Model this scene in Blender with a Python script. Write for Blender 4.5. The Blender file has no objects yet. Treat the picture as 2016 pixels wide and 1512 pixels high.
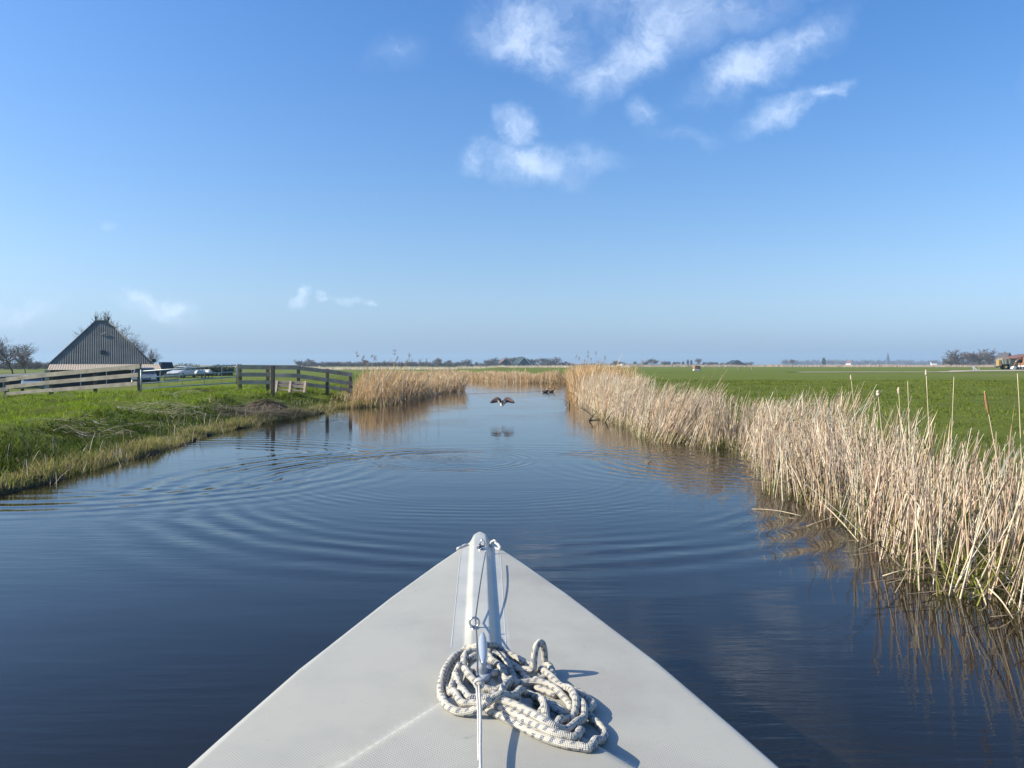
import bpy, math, random
import numpy as np
from mathutils import Vector, Matrix
random.seed(7)
rng = np.random.default_rng(11)
scn = bpy.context.scene
col = scn.collection
R = math.radians

# ------------------------------------------------------------------ camera
F, H, CX, HY = 1514.0, 1.5, 1008.0, 718.0      # photo focal length in px, eye height (m), centre column, horizon row
cam_d = bpy.data.cameras.new('camera'); cam = bpy.data.objects.new('camera', cam_d); col.objects.link(cam)
cam.location = (0, 0, H); cam.rotation_euler = (R(90), 0, 0)
cam_d.sensor_width = 36.0; cam_d.lens = 36.0 * F / 2016.0; cam_d.shift_y = -38.0 / 2016.0
cam_d.clip_start = 0.05; cam_d.clip_end = 20000
scn.camera = cam

# ------------------------------------------------------------------ sun, sky, exposure
SUN_EL, SUN_AZ = 32.0, -97.0                    # azimuth from +Y, clockwise positive: the sun stands to the left
sd_ = bpy.data.lights.new('sun', 'SUN'); sun = bpy.data.objects.new('sun', sd_); col.objects.link(sun)
sd_.energy = 5.0; sd_.angle = R(0.55); sd_.color = (1.0, 0.92, 0.76)
sv = Vector((math.cos(R(SUN_EL)) * math.sin(R(SUN_AZ)), math.cos(R(SUN_EL)) * math.cos(R(SUN_AZ)), math.sin(R(SUN_EL))))
sun.rotation_euler = sv.to_track_quat('Z', 'Y').to_euler()
sun.location = (-40, 10, 40)
scn.view_settings.view_transform = 'Standard'; scn.view_settings.look = 'None'
scn.cycles.max_bounces = 6; scn.cycles.diffuse_bounces = 2; scn.cycles.glossy_bounces = 3; scn.cycles.transmission_bounces = 3; scn.cycles.volume_bounces = 0
scn.view_settings.gamma = 1.0; scn.view_settings.exposure = 0.62
try: scn.view_settings.use_curve_mapping = False
except Exception: pass

world = bpy.data.worlds.new('World'); scn.world = world; world.use_nodes = True
wn, wl = world.node_tree.nodes, world.node_tree.links
wn.clear()
def wnode(t, **kw):
    n = wn.new(t)
    for k, v in kw.items(): setattr(n, k, v)
    return n
def wmath(op, a, b=None, clamp=False):
    n = wnode('ShaderNodeMath', operation=op, use_clamp=clamp)
    for i, v in enumerate((a, b)):
        if v is None: continue
        if isinstance(v, (int, float)): n.inputs[i].default_value = v
        else: wl.new(v, n.inputs[i])
    return n.outputs[0]
sky = wnode('ShaderNodeTexSky', sky_type='NISHITA')
sky.sun_disc = False; sky.sun_elevation = R(SUN_EL); sky.sun_rotation = R(SUN_AZ)
sky.altitude = 0; sky.air_density = 1.0; sky.dust_density = 1.1; sky.ozone_density = 2.0
SKY_STRENGTH = 0.106
tc = wnode('ShaderNodeTexCoord')
sep = wnode('ShaderNodeSeparateXYZ'); wl.new(tc.outputs['Generated'], sep.inputs[0])
yy = wmath('MAXIMUM', sep.outputs['Y'], 0.12)
comb = wnode('ShaderNodeCombineXYZ')
wl.new(wmath('DIVIDE', sep.outputs['X'], yy), comb.inputs['X']); wl.new(wmath('DIVIDE', sep.outputs['Z'], yy), comb.inputs['Y'])
nz = wnode('ShaderNodeTexNoise'); nz.inputs['Scale'].default_value = 7.0; nz.inputs['Detail'].default_value = 6; nz.inputs['Roughness'].default_value = 0.64
wl.new(comb.outputs[0], nz.inputs['Vector'])
off = wnode('ShaderNodeVectorMath', operation='SUBTRACT'); wl.new(nz.outputs['Color'], off.inputs[0]); off.inputs[1].default_value = (0.5, 0.5, 0.5)
sc_ = wnode('ShaderNodeVectorMath', operation='SCALE'); wl.new(off.outputs[0], sc_.inputs[0]); sc_.inputs['Scale'].default_value = 0.12
flat = wnode('ShaderNodeVectorMath', operation='MULTIPLY'); wl.new(sc_.outputs[0], flat.inputs[0]); flat.inputs[1].default_value = (1, 1, 0)
dis = wnode('ShaderNodeVectorMath', operation='ADD'); wl.new(comb.outputs[0], dis.inputs[0]); wl.new(flat.outputs[0], dis.inputs[1])
# cloud puffs: bearing and height on the sky, extent, tilt, density
CL = [(1035, 65, 95, 55, -15, 1.0), (1090, 95, 50, 40, 60, .8), (1270, 75, 135, 42, 42, .95), (1190, 142, 75, 32, 18, .8), (1345, 22, 160, 58, 10, .72),
      (1475, 128, 95, 32, 22, .95), (1570, 85, 95, 36, 35, .8), (1545, 220, 75, 24, 14, .85), (1620, 198, 55, 14, 20, .75),
      (1010, 256, 34, 30, 0, .9), (935, 310, 34, 18, 25, .65), (1040, 322, 80, 28, -12, .82), (1120, 312, 75, 24, 0, .6),
      (1285, 212, 34, 22, -20, .58), (1350, 255, 60, 14, -8, .45), (790, 92, 50, 26, 20, .4), (595, 590, 13, 20, -20, 1.0), (648, 580, 16, 6, -5, .85), (690, 585, 20, 8, 5, .85), (728, 586, 9, 6, 0, .7),
      (338, 588, 28, 14, 25, .9), (292, 588, 34, 16, -10, .7), (310, 604, 70, 18, 0, .5), (55, 602, 55, 16, 8, .65), (208, 439, 16, 10, 0, .6),
      (1300, -70, 260, 80, 10, .75), (1650, -160, 300, 90, 15, .75), (2200, 120, 130, 40, 20, .6), (-320, 600, 160, 40, 0, .6)]
acc = None
for (px, py, rx, ry, ang, den) in CL:
    m = wnode('ShaderNodeMapping', vector_type='TEXTURE')
    m.inputs['Location'].default_value = ((px - CX) / F, (HY - py) / F, 0)
    m.inputs['Rotation'].default_value = (0, 0, R(ang)); m.inputs['Scale'].default_value = (rx * 1.55 / F, ry * 1.6 / F, 1)
    wl.new(dis.outputs[0], m.inputs['Vector'])
    ln = wnode('ShaderNodeVectorMath', operation='LENGTH'); wl.new(m.outputs[0], ln.inputs[0])
    one = wnode('ShaderNodeMath', operation='MULTIPLY_ADD'); wl.new(ln.outputs['Value'], one.inputs[0]); one.inputs[1].default_value = -den; one.inputs[2].default_value = 1.12 * den
    acc = one.outputs[0] if acc is None else wmath('MAXIMUM', acc, one.outputs[0])
acm = wnode('ShaderNodeMapRange', interpolation_type='SMOOTHSTEP'); wl.new(acc, acm.inputs['Value']); acm.inputs['From Min'].default_value = 0; acm.inputs['From Max'].default_value = 1.0; acm.inputs['To Min'].default_value = 0; acm.inputs['To Max'].default_value = 1.25
acc = acm.outputs[0]
n2 = wnode('ShaderNodeTexNoise'); n2.inputs['Scale'].default_value = 11; n2.inputs['Detail'].default_value = 7; n2.inputs['Roughness'].default_value = 0.68
wl.new(dis.outputs[0], n2.inputs['Vector'])
mr = wnode('ShaderNodeMapRange', interpolation_type='SMOOTHSTEP'); wl.new(n2.outputs['Fac'], mr.inputs['Value'])
mr.inputs['From Min'].default_value = .30; mr.inputs['From Max'].default_value = .66; mr.inputs['To Min'].default_value = .12; mr.inputs['To Max'].default_value = 1.0
alpha = wmath('MULTIPLY', acc, mr.outputs[0])
front = wnode('ShaderNodeMapRange'); wl.new(sep.outputs['Y'], front.inputs['Value']); front.inputs['From Min'].default_value = .12; front.inputs['From Max'].default_value = .25
alpha = wmath('MULTIPLY', wmath('MULTIPLY', alpha, front.outputs[0]), 0.50, True)
hsv = wnode('ShaderNodeHueSaturation'); hsv.inputs['Saturation'].default_value = 1.30; wl.new(sky.outputs[0], hsv.inputs['Color'])
bw = wnode('ShaderNodeRGBToBW'); wl.new(sky.outputs[0], bw.inputs[0])     # moist air low down: the same brightness, paler and bluer, all round the horizon
lowc = wnode('ShaderNodeVectorMath', operation='SCALE'); lowc.inputs[0].default_value = (.52, .64, .77); wl.new(bw.outputs[0], lowc.inputs['Scale'])
lowf = wmath('MULTIPLY', wmath('EXPONENT', wmath('MULTIPLY', wmath('MAXIMUM', sep.outputs['Z'], 0.0), -5.0)), .95)
air = wnode('ShaderNodeMix', data_type='RGBA'); wl.new(lowf, air.inputs['Factor']); wl.new(hsv.outputs[0], air.inputs['A']); wl.new(lowc.outputs[0], air.inputs['B'])
sc2 = wnode('ShaderNodeVectorMath', operation='MULTIPLY'); wl.new(air.outputs['Result'], sc2.inputs[0])
sc2.inputs[1].default_value = (SKY_STRENGTH * 1.0, SKY_STRENGTH * 1.16, SKY_STRENGTH * 1.38)
mixc = wnode('ShaderNodeMix', data_type='RGBA'); wl.new(alpha, mixc.inputs['Factor']); wl.new(sc2.outputs[0], mixc.inputs['A']); mixc.inputs['B'].default_value = (0.64, 0.74, 0.90, 1)
bg = wnode('ShaderNodeBackground'); wl.new(mixc.outputs['Result'], bg.inputs['Color']); bg.inputs['Strength'].default_value = 1.0
world.cycles.sampling_method = 'MANUAL'; world.cycles.sample_map_resolution = 512
wo = wnode('ShaderNodeOutputWorld'); wl.new(bg.outputs[0], wo.inputs[0])

# ------------------------------------------------------------------ helpers
def G(px, py, z=0.0):                           # point of the photo lying at height z
    d = (H - z) * F / (py - HY); return np.array(((px - CX) / F * d, d, z))
def at(px, py, d):                              # point of the photo at depth d
    return np.array(((px - CX) / F * d, d, H - (py - HY) / F * d))
def tag(o, label=None, cat=None, group=None, kind=None):
    if label: o['label'] = label
    if cat: o['category'] = cat
    if group: o['group'] = group
    if kind: o['kind'] = kind
    return o
def empty(name, loc, rz=0, label=None, cat=None, group=None):
    o = bpy.data.objects.new(name, None); col.objects.link(o); o.location = [float(v) for v in loc]; o.rotation_euler = (0, 0, rz); o.empty_display_size = .2
    return tag(o, label, cat, group)
def link(name, me, mat=None, parent=None):
    o = bpy.data.objects.new(name, me); col.objects.link(o)
    if mat: 
        if not me.materials: me.materials.append(mat)
    if parent: o.parent = parent
    return o
def mesh_np(name, V, Fc, colr=None, smooth=False, attr=None, uv=None):
    V = np.asarray(V, dtype=np.float32); Fc = np.asarray(Fc, dtype=np.int32)
    me = bpy.data.meshes.new(name); me.vertices.add(len(V)); me.vertices.foreach_set('co', V.ravel())
    k = Fc.shape[1]; n = len(Fc)
    me.loops.add(n * k); me.loops.foreach_set('vertex_index', Fc.ravel())
    me.polygons.add(n); me.polygons.foreach_set('loop_start', np.arange(0, n * k, k, dtype=np.int32))
    if smooth: me.polygons.foreach_set('use_smooth', np.ones(n, dtype=bool))
    if colr is not None:
        a = me.color_attributes.new('Col', 'FLOAT_COLOR', 'POINT')
        c = np.ones((len(V), 4), np.float32); c[:, :3] = colr; a.data.foreach_set('color', c.ravel())
    if attr:
        for kx, vv in attr.items():
            a = me.attributes.new(kx, 'FLOAT', 'POINT'); a.data.foreach_set('value', np.asarray(vv, np.float32))
    if uv is not None:
        u = me.uv_layers.new(name='UVMap'); u.data.foreach_set('uv', np.asarray(uv, np.float32)[Fc.ravel()].ravel())
    me.update(calc_edges=True); me.validate()
    return me
class MB:
    def __init__(s): s.v = []; s.f = []; s.sm = []
    def add(s, vs, fs, smooth=False):
        b = len(s.v); s.v += [tuple(float(c) for c in v) for v in vs]; s.f += [tuple(i + b for i in f) for f in fs]; s.sm += [smooth] * len(fs); return s
    def box(s, x0, x1, y0, y1, z0, z1, M=None):
        vs = [Vector((x, y, z)) for z in (z0, z1) for y in (y0, y1) for x in (x0, x1)]
        if M is not None: vs = [M @ v for v in vs]
        return s.add(vs, [(0, 2, 3, 1), (4, 5, 7, 6), (0, 1, 5, 4), (2, 6, 7, 3), (0, 4, 6, 2), (1, 3, 7, 5)])
    def beam(s, a, b, w, h, up=(0, 0, 1)):       # a bar from a to b, w across, h along up
        a, b = Vector([float(c) for c in a]), Vector([float(c) for c in b]); d = (b - a).normalized(); sx = d.cross(Vector(up)); sx.normalize(); u = sx.cross(d)
        vs = [p + sx * (w / 2 * i) + u * (h / 2 * j) for p in (a, b) for j in (-1, 1) for i in (-1, 1)]
        return s.add(vs, [(0, 2, 3, 1), (4, 5, 7, 6), (0, 1, 5, 4), (2, 6, 7, 3), (0, 4, 6, 2), (1, 3, 7, 5)])
    def tube(s, path, rad, n=6, cap=True, closed=False):
        P = [Vector([float(c) for c in p]) for p in path]; m = len(P)
        if not hasattr(rad, '__len__'): rad = [rad] * m
        vs = []; prev = None
        for i, p in enumerate(P):
            t = (P[(i + 1) % m] - P[i - 1]) if closed else (P[min(i + 1, m - 1)] - P[max(i - 1, 0)])
            t.normalize()
            if prev is None:
                ref = Vector((0, 0, 1)) if abs(t.z) < .9 else Vector((1, 0, 0)); a = t.cross(ref).normalized()
            else: a = (prev - t * prev.dot(t)).normalized()
            prev = a; b = t.cross(a)
            for k in range(n):
                an = 2 * math.pi * k / n; vs.append(p + (a * math.cos(an) + b * math.sin(an)) * rad[i])
        fs = []
        for i in range(m if closed else m - 1):
            j = (i + 1) % m
            for k in range(n): fs.append((i * n + k, i * n + (k + 1) % n, j * n + (k + 1) % n, j * n + k))
        if cap and not closed: fs.append(tuple(range(n))[::-1]); fs.append(tuple((m - 1) * n + k for k in range(n)))
        return s.add(vs, fs, True)
    def loft(s, rings, cap=True, smooth=True):
        n = len(rings[0]); vs = [v for r in rings for v in r]; fs = []
        for i in range(len(rings) - 1):
            for k in range(n): fs.append((i * n + k, i * n + (k + 1) % n, (i + 1) * n + (k + 1) % n, (i + 1) * n + k))
        if cap: fs.append(tuple(range(n))[::-1]); fs.append(tuple((len(rings) - 1) * n + k for k in range(n)))
        return s.add(vs, fs, smooth)
    def disc(s, c, r, axis, thick, n=16):        # short cylinder
        c = Vector([float(q) for q in c]); ax = Vector(axis).normalized()
        return s.tube([c - ax * thick / 2, c + ax * thick / 2], r, n)
    def prism(s, prof, y0, y1, taper=None):      # profile in x,z swept along y
        n = len(prof); vs = [(x, y0, z) for x, z in prof] + [(x, y1, z) for x, z in prof]
        return s.add(vs, [tuple(range(n)), tuple(range(2 * n - 1, n - 1, -1))] + [(i, i + n, (i + 1) % n + n, (i + 1) % n) for i in range(n)])
    def build(s, name, mat, parent=None):
        me = bpy.data.meshes.new(name); me.from_pydata(s.v, [], s.f); me.polygons.foreach_set('use_smooth', s.sm); me.update()
        return link(name, me, mat, parent)
def bevel(o, w, seg=2):
    m = o.modifiers.new('bevel', 'BEVEL'); m.width = w; m.segments = seg; m.limit_method = 'ANGLE'; return o

def material(name, colr, rough=.7, var=.25, scale=8, bump=0, bscale=40, metal=0, attr=False, spec=.4, col2=None, transl=0, coord='Object'):
    m = bpy.data.materials.new(name); m.use_nodes = True; nt = m.node_tree; n, l = nt.nodes, nt.links
    b = n['Principled BSDF']; b.inputs['Roughness'].default_value = rough; b.inputs['Metallic'].default_value = metal; b.inputs['Specular IOR Level'].default_value = spec
    t = n.new('ShaderNodeTexCoord'); nz = n.new('ShaderNodeTexNoise'); nz.inputs['Scale'].default_value = scale; nz.inputs['Detail'].default_value = 6
    l.new(t.outputs[coord], nz.inputs['Vector'])
    mr = n.new('ShaderNodeMapRange'); l.new(nz.outputs['Fac'], mr.inputs['Value']); mr.inputs['From Min'].default_value = .3; mr.inputs['From Max'].default_value = .7
    mx = n.new('ShaderNodeMix'); mx.data_type = 'RGBA'
    c2 = col2 or [c * (1 - var) for c in colr]
    l.new(mr.outputs[0], mx.inputs['Factor']); mx.inputs['A'].default_value = (*c2, 1); mx.inputs['B'].default_value = (*colr, 1)
    out = mx.outputs['Result']
    if attr:
        a = n.new('ShaderNodeVertexColor'); a.layer_name = 'Col'; mm = n.new('ShaderNodeMix'); mm.data_type = 'RGBA'; mm.blend_type = 'MULTIPLY'; mm.inputs['Factor'].default_value = 1
        l.new(a.outputs['Color'], mm.inputs['A']); l.new(out, mm.inputs['B']); out = mm.outputs['Result']
    l.new(out, b.inputs['Base Color'])
    if bump:
        nb = n.new('ShaderNodeTexNoise'); nb.inputs['Scale'].default_value = bscale; nb.inputs['Detail'].default_value = 5; l.new(t.outputs[coord], nb.inputs['Vector'])
        bp = n.new('ShaderNodeBump'); bp.inputs['Distance'].default_value = bump; bp.inputs['Strength'].default_value = 1; l.new(nb.outputs['Fac'], bp.inputs['Height']); l.new(bp.outputs[0], b.inputs['Normal'])
    if transl:
        tr = n.new('ShaderNodeBsdfTranslucent'); l.new(out, tr.inputs['Color']); ms = n.new('ShaderNodeMixShader'); ms.inputs[0].default_value = transl
        l.new(b.outputs[0], ms.inputs[1]); l.new(tr.outputs[0], ms.inputs[2]); l.new(ms.outputs[0], n['Material Output'].inputs['Surface'])
    return m
# value noise for the lie of the land and for patches of plants
_lat = np.random.default_rng(3).random((256, 256))
def vnoise(x, y, s):
    x = np.asarray(x, float) / s + 1000; y = np.asarray(y, float) / s + 1000
    xi = np.floor(x).astype(int); yi = np.floor(y).astype(int); fx = x - xi; fy = y - yi
    fx = fx * fx * (3 - 2 * fx); fy = fy * fy * (3 - 2 * fy)
    g = lambda a, b: _lat[a % 256, b % 256]
    return (g(xi, yi) * (1 - fx) + g(xi + 1, yi) * fx) * (1 - fy) + (g(xi, yi + 1) * (1 - fx) + g(xi + 1, yi + 1) * fx) * fy
def sstep(a, b, x):
    t = np.clip((np.asarray(x, float) - a) / (b - a), 0, 1); return t * t * (3 - 2 * t)

# ------------------------------------------------------------------ banks of the canal (water level z = 0)
LB = [G(*p)[:2] for p in ((0, 976), (90, 955), (174, 931), (216, 919), (293, 897), (372, 874), (401, 861), (466, 846), (567, 825), (637, 814), (660, 806), (691, 803), (747, 801), (801, 789), (854, 778), (908, 768.5))]
LB = [np.array((-5.6, -30.)), np.array((-5.5, 5.))] + LB + [np.array((-3.4, 50.)), np.array((-12., 54.))]
RB = [G(*p)[:2] for p in ((2016, 1194), (1942, 1180), (1853, 1158), (1800, 1119), (1753, 1078), (1703, 1047), (1608, 992), (1537, 975), (1517, 939), (1494, 908), (1460, 888), (1405, 884), (1348, 874.5), (1313, 873), (1271, 860), (1239, 841), (1194, 829), (1174, 809), (1145, 794), (1130, 779))]
RB = [np.array((3.3, -30.)), np.array((3.2, 3.5))] + RB + [np.array((4.2, 55.)), np.array((4.8, 61.))]
FB = [np.array((4.8, 61.)), G(1085, 754.5)[:2], G(1042, 754)[:2], G(961, 751)[:2], G(908, 748)[:2], np.array((-13., 80.))]
POLY = np.array(LB + FB[::-1] + RB[::-1][1:])
def canal_sd(x, y):                              # > 0 on land, < 0 in the water
    x = np.asarray(x, float); y = np.asarray(y, float); d = np.full(x.shape, 1e9); inside = np.zeros(x.shape, bool)
    n = len(POLY)
    for i in range(n):
        a = POLY[i]; b = POLY[(i + 1) % n]; e = b - a; L2 = e @ e + 1e-12
        t = np.clip(((x - a[0]) * e[0] + (y - a[1]) * e[1]) / L2, 0, 1)
        d = np.minimum(d, np.hypot(x - a[0] - t * e[0], y - a[1] - t * e[1]))
        c = ((a[1] > y) != (b[1] > y)); xx = a[0] + (y - a[1]) * e[0] / (e[1] if abs(e[1]) > 1e-9 else 1e-9)
        inside ^= c & (x < xx)
    return np.where(inside, -d, d)
def land_z(x, y, sd=None):
    x = np.asarray(x, float); y = np.asarray(y, float)
    if sd is None: sd = canal_sd(x, y)
    left = sstep(-1.0, -4.0, x)
    sl_ = sd + .34 * (vnoise(x + 11, y, .45) - .5) + .2 * (vnoise(x + 5, y + 3, 1.1) - .5)
    zl = -0.035 + .13 * sstep(.0, .34, sl_) + .36 * sstep(.2, 3.6, sd)
    zl = zl - (1.35 - .75 * sstep(84, 95, y)) * sstep(6.5, 28, sd) * sstep(-4, -14, x)
    zr = -0.02 + .12 * sstep(0, .5, sd) + .2 * sstep(.3, 2.2, sd)
    z = zl * left + zr * (1 - left)
    near = sstep(70, 30, y)
    z = z + near * sstep(.3, 1.5, sd) * (.26 * (vnoise(x, y, 1.3) - .5) * left + .18 * (vnoise(x + 50, y, .6) - .5) * left * sstep(.5, 1.5, sd) + .05 * (vnoise(x, y, .45) - .5) * (.35 + left) + .08 * (vnoise(x, y, 5) - .5))
    return np.where(sd > 0, z, np.maximum(-.9, -.02 + sd * .7))

# ------------------------------------------------------------------ materials
M = {}
M['ground'] = None
def ground_material():
    m = bpy.data.materials.new('pasture'); m.use_nodes = True; n, l = m.node_tree.nodes, m.node_tree.links; b = n['Principled BSDF']
    b.inputs['Roughness'].default_value = .95; b.inputs['Specular IOR Level'].default_value = .15
    t = n.new('ShaderNodeTexCoord')
    def noise(s, d=6, r=.6):
        q = n.new('ShaderNodeTexNoise'); q.inputs['Scale'].default_value = s; q.inputs['Detail'].default_value = d; q.inputs['Roughness'].default_value = r; l.new(t.outputs['Object'], q.inputs['Vector']); return q.outputs['Fac']
    def ramp(f, a, c):
        q = n.new('ShaderNodeMapRange'); q.inputs['From Min'].default_value = a; q.inputs['From Max'].default_value = c; l.new(f, q.inputs['Value']); return q.outputs[0]
    def mix(f, A, B):
        q = n.new('ShaderNodeMix'); q.data_type = 'RGBA'; l.new(f, q.inputs['Factor'])
        for k, v in (('A', A), ('B', B)):
            if isinstance(v, tuple): q.inputs[k].default_value = (*v, 1)
            else: l.new(v, q.inputs[k])
        return q.outputs['Result']
    g1 = mix(ramp(noise(.06, 4), .35, .65), (.118, .145, .017), (.155, .183, .023))
    g2 = mix(ramp(noise(1.4, 8, .7), .35, .75), g1, (.080, .115, .012))
    g3 = mix(ramp(noise(.35, 6, .65), .56, .74), g2, (.14, .14, .035))
    a = n.new('ShaderNodeAttribute'); a.attribute_name = 'shore'
    g4 = mix(a.outputs['Fac'], g3, (.035, .026, .017))
    f = n.new('ShaderNodeAttribute'); f.attribute_name = 'straw'
    g5 = mix(f.outputs['Fac'], g4, (.30, .22, .13))
    l.new(g5, b.inputs['Base Color'])
    bp = n.new('ShaderNodeBump'); bp.inputs['Distance'].default_value = .12; bp.inputs['Strength'].default_value = 1; l.new(noise(5, 8, .75), bp.inputs['Height']); l.new(bp.outputs[0], b.inputs['Normal'])
    return m
def water_material():
    m = bpy.data.materials.new('canal_water'); m.use_nodes = True; n, l = m.node_tree.nodes, m.node_tree.links; b = n['Principled BSDF']
    b.inputs['Base Color'].default_value = (.009, .007, .004, 1); b.inputs['Roughness'].default_value = .02; b.inputs['IOR'].default_value = 1.333; b.inputs['Specular IOR Level'].default_value = .5; b.inputs['Specular Tint'].default_value = (1, .93, .80, 1)
    t = n.new('ShaderNodeTexCoord')
    def mth(op, a, c=None):
        q = n.new('ShaderNodeMath'); q.operation = op
        for i, v in enumerate((a, c)):
            if v is None: continue
            if isinstance(v, (int, float)): q.inputs[i].default_value = v
            else: l.new(v, q.inputs[i])
        return q.outputs[0]
    def noise(s, sc=(1, 1, 1), d=4, r=.5):
        mp = n.new('ShaderNodeMapping'); mp.inputs['Scale'].default_value = sc; l.new(t.outputs['Object'], mp.inputs['Vector'])
        q = n.new('ShaderNodeTexNoise'); q.inputs['Scale'].default_value = s; q.inputs['Detail'].default_value = d; q.inputs['Roughness'].default_value = r; l.new(mp.outputs[0], q.inputs['Vector']); return q.outputs['Fac']
    def dist(c, warp=0.0):
        q = n.new('ShaderNodeVectorMath'); q.operation = 'DISTANCE'; q.inputs[1].default_value = c
        l.new(t.outputs['Object'], q.inputs[0]); o = q.outputs['Value']
        return mth('ADD', o, mth('MULTIPLY', mth('SUBTRACT', noise(.9), .5), warp)) if warp else o
    def gauss(r, R0, w):
        k = mth('DIVIDE', mth('SUBTRACT', r, R0), w); return mth('EXPONENT', mth('MULTIPLY', mth('MULTIPLY', k, k), -1.0))
    def ring(c, R0, w, lam, A, warp=.1, patch=.8):
        r = dist(c, warp); s = mth('SINE', mth('MULTIPLY', r, 2 * math.pi / lam)); e = mth('MULTIPLY', gauss(r, R0, w), A)
        pm = n.new('ShaderNodeMapRange'); l.new(noise(patch), pm.inputs['Value']); pm.inputs['From Min'].default_value = .3; pm.inputs['From Max'].default_value = .6; pm.inputs['To Min'].default_value = .35
        return mth('MULTIPLY', mth('MULTIPLY', s, e), pm.outputs[0])
    def chirp(c, R0, w, A, warp, f0, f1, side0):  # spreading ring: short waves inside, long waves outside, strongest to left and right
        r = dist(c, warp); ph = mth('SUBTRACT', mth('MULTIPLY', r, f0), mth('MULTIPLY', mth('MULTIPLY', r, r), f1)); sx = n.new('ShaderNodeSeparateXYZ'); l.new(t.outputs['Object'], sx.inputs[0])
        ca = mth('ABSOLUTE', mth('DIVIDE', mth('SUBTRACT', sx.outputs['X'], c[0]), r)); wt = mth('ADD', mth('MULTIPLY', mth('POWER', ca, 1.6), 1 - side0), side0)
        pm = n.new('ShaderNodeMapRange'); l.new(noise(.9, (1, 1, 1), 3), pm.inputs['Value']); pm.inputs['From Min'].default_value = .36; pm.inputs['From Max'].default_value = .60; pm.inputs['To Min'].default_value = .12
        return mth('MULTIPLY', mth('MULTIPLY', mth('MULTIPLY', mth('SINE', mth('MULTIPLY', ph, 2 * math.pi)), mth('MULTIPLY', gauss(r, R0, w), A)), wt), pm.outputs[0])
    hs = [chirp((0.0, 9.7, 0), 4.0, .95, .0082, .25, 6.6, .50, .22), chirp((-.4, 10.4, 0), 2.6, .7, .0014, .2, 7.5, .35, .5), ring((-.95, 12.1, 0), 1.15, .25, .16, .0022, .2, 1.5),
          ring((-5.5, 11.5, 0), 3.2, .9, .36, .0030, .3), ring((3.4, 12.0, 0), 1.6, 1.2, .27, .0021, .2), ring((-.3, 21.8, 0), .9, .5, .35, .002, .3)]
    sp = mth('MULTIPLY', mth('MULTIPLY', gauss(dist((-.95, 12.1, 0), .5), 0, .70), .022), noise(5.5, (1, .9, 1), 3, .6)); hs.append(sp)
    hs.append(mth('MULTIPLY', noise(1.2, (.5, 1.8, 1), 3), .004))
    wp = n.new('ShaderNodeMapRange'); l.new(noise(.35, (1, 1, 1), 2), wp.inputs['Value']); wp.inputs['From Min'].default_value = .38; wp.inputs['From Max'].default_value = .62; wp.inputs['To Min'].default_value = .12
    hs.append(mth('MULTIPLY', mth('MULTIPLY', noise(4.5, (.5, 3.2, 1), 4, .55), .0026), wp.outputs[0]))
    wk = G(1072, 771); wk0 = G(930, 775)         # wake line drawn out behind the two ducks
    dv = (wk - wk0)[:2]; L = float(np.hypot(*dv)); nx, ny = -dv[1] / L, dv[0] / L
    sp_ = n.new('ShaderNodeSeparateXYZ'); l.new(t.outputs['Object'], sp_.inputs[0])
    ds = mth('ADD', mth('MULTIPLY', mth('SUBTRACT', sp_.outputs['X'], float(wk[0])), float(nx)), mth('MULTIPLY', mth('SUBTRACT', sp_.outputs['Y'], float(wk[1])), float(ny)))
    inx = mth('LESS_THAN', sp_.outputs['X'], float(wk[0])); hs.append(mth('MULTIPLY', mth('MULTIPLY', gauss(ds, 0, .28), .035), inx))
    h = hs[0]
    for q in hs[1:]: h = mth('ADD', h, q)
    bp = n.new('ShaderNodeBump'); bp.inputs['Distance'].default_value = 1.0; bp.inputs['Strength'].default_value = 1.0; l.new(h, bp.inputs['Height']); l.new(bp.outputs[0], b.inputs['Normal'])
    return m
M['ground'] = ground_material(); M['water'] = water_material()
M['plant'] = material('dry_reed', (1, 1, 1), .75, .12, 3, attr=True, spec=.25, transl=.22)
M['grass'] = material('grass_blade', (1, 1, 1), .8, .2, 2, attr=True, spec=.08, transl=.35)
M['oldwood'] = material('weathered_board', (.52, .45, .34), .85, .5, 3.2, .006, 30, col2=(.30, .255, .19))
M['oldwood_grey'] = material('weathered_grey_board', (.46, .39, .30), .85, .5, 3.0, .006, 30, col2=(.25, .21, .16))
M['postwood'] = material('dark_post_wood', (.13, .108, .085), .9, .5, 4, .008, 25)
M['palewood'] = material('pale_pallet_wood', (.46, .36, .26), .8, .3, 4, .004, 40)
M['galv'] = material('galvanised_tube', (.40, .47, .47), .5, .25, 6, metal=.35)
M['bark'] = material('bare_bark', (.12, .098, .082), .9, .35, 2)
M['barkfar'] = material('far_bark', (.105, .09, .08), .9, .35, .1)
M['twig'] = material('hazed_twigs', (.155, .13, .115), .9, .3, 1.5)  # lightened: haze of the air is mixed into the twig colour
M['evergreen'] = material('evergreen_leaf', (.045, .07, .03), .8, .4, 1.5)
M['mud'] = material('wet_mud', (.05, .037, .025), .6, .4, 6, .01, 20)

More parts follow.
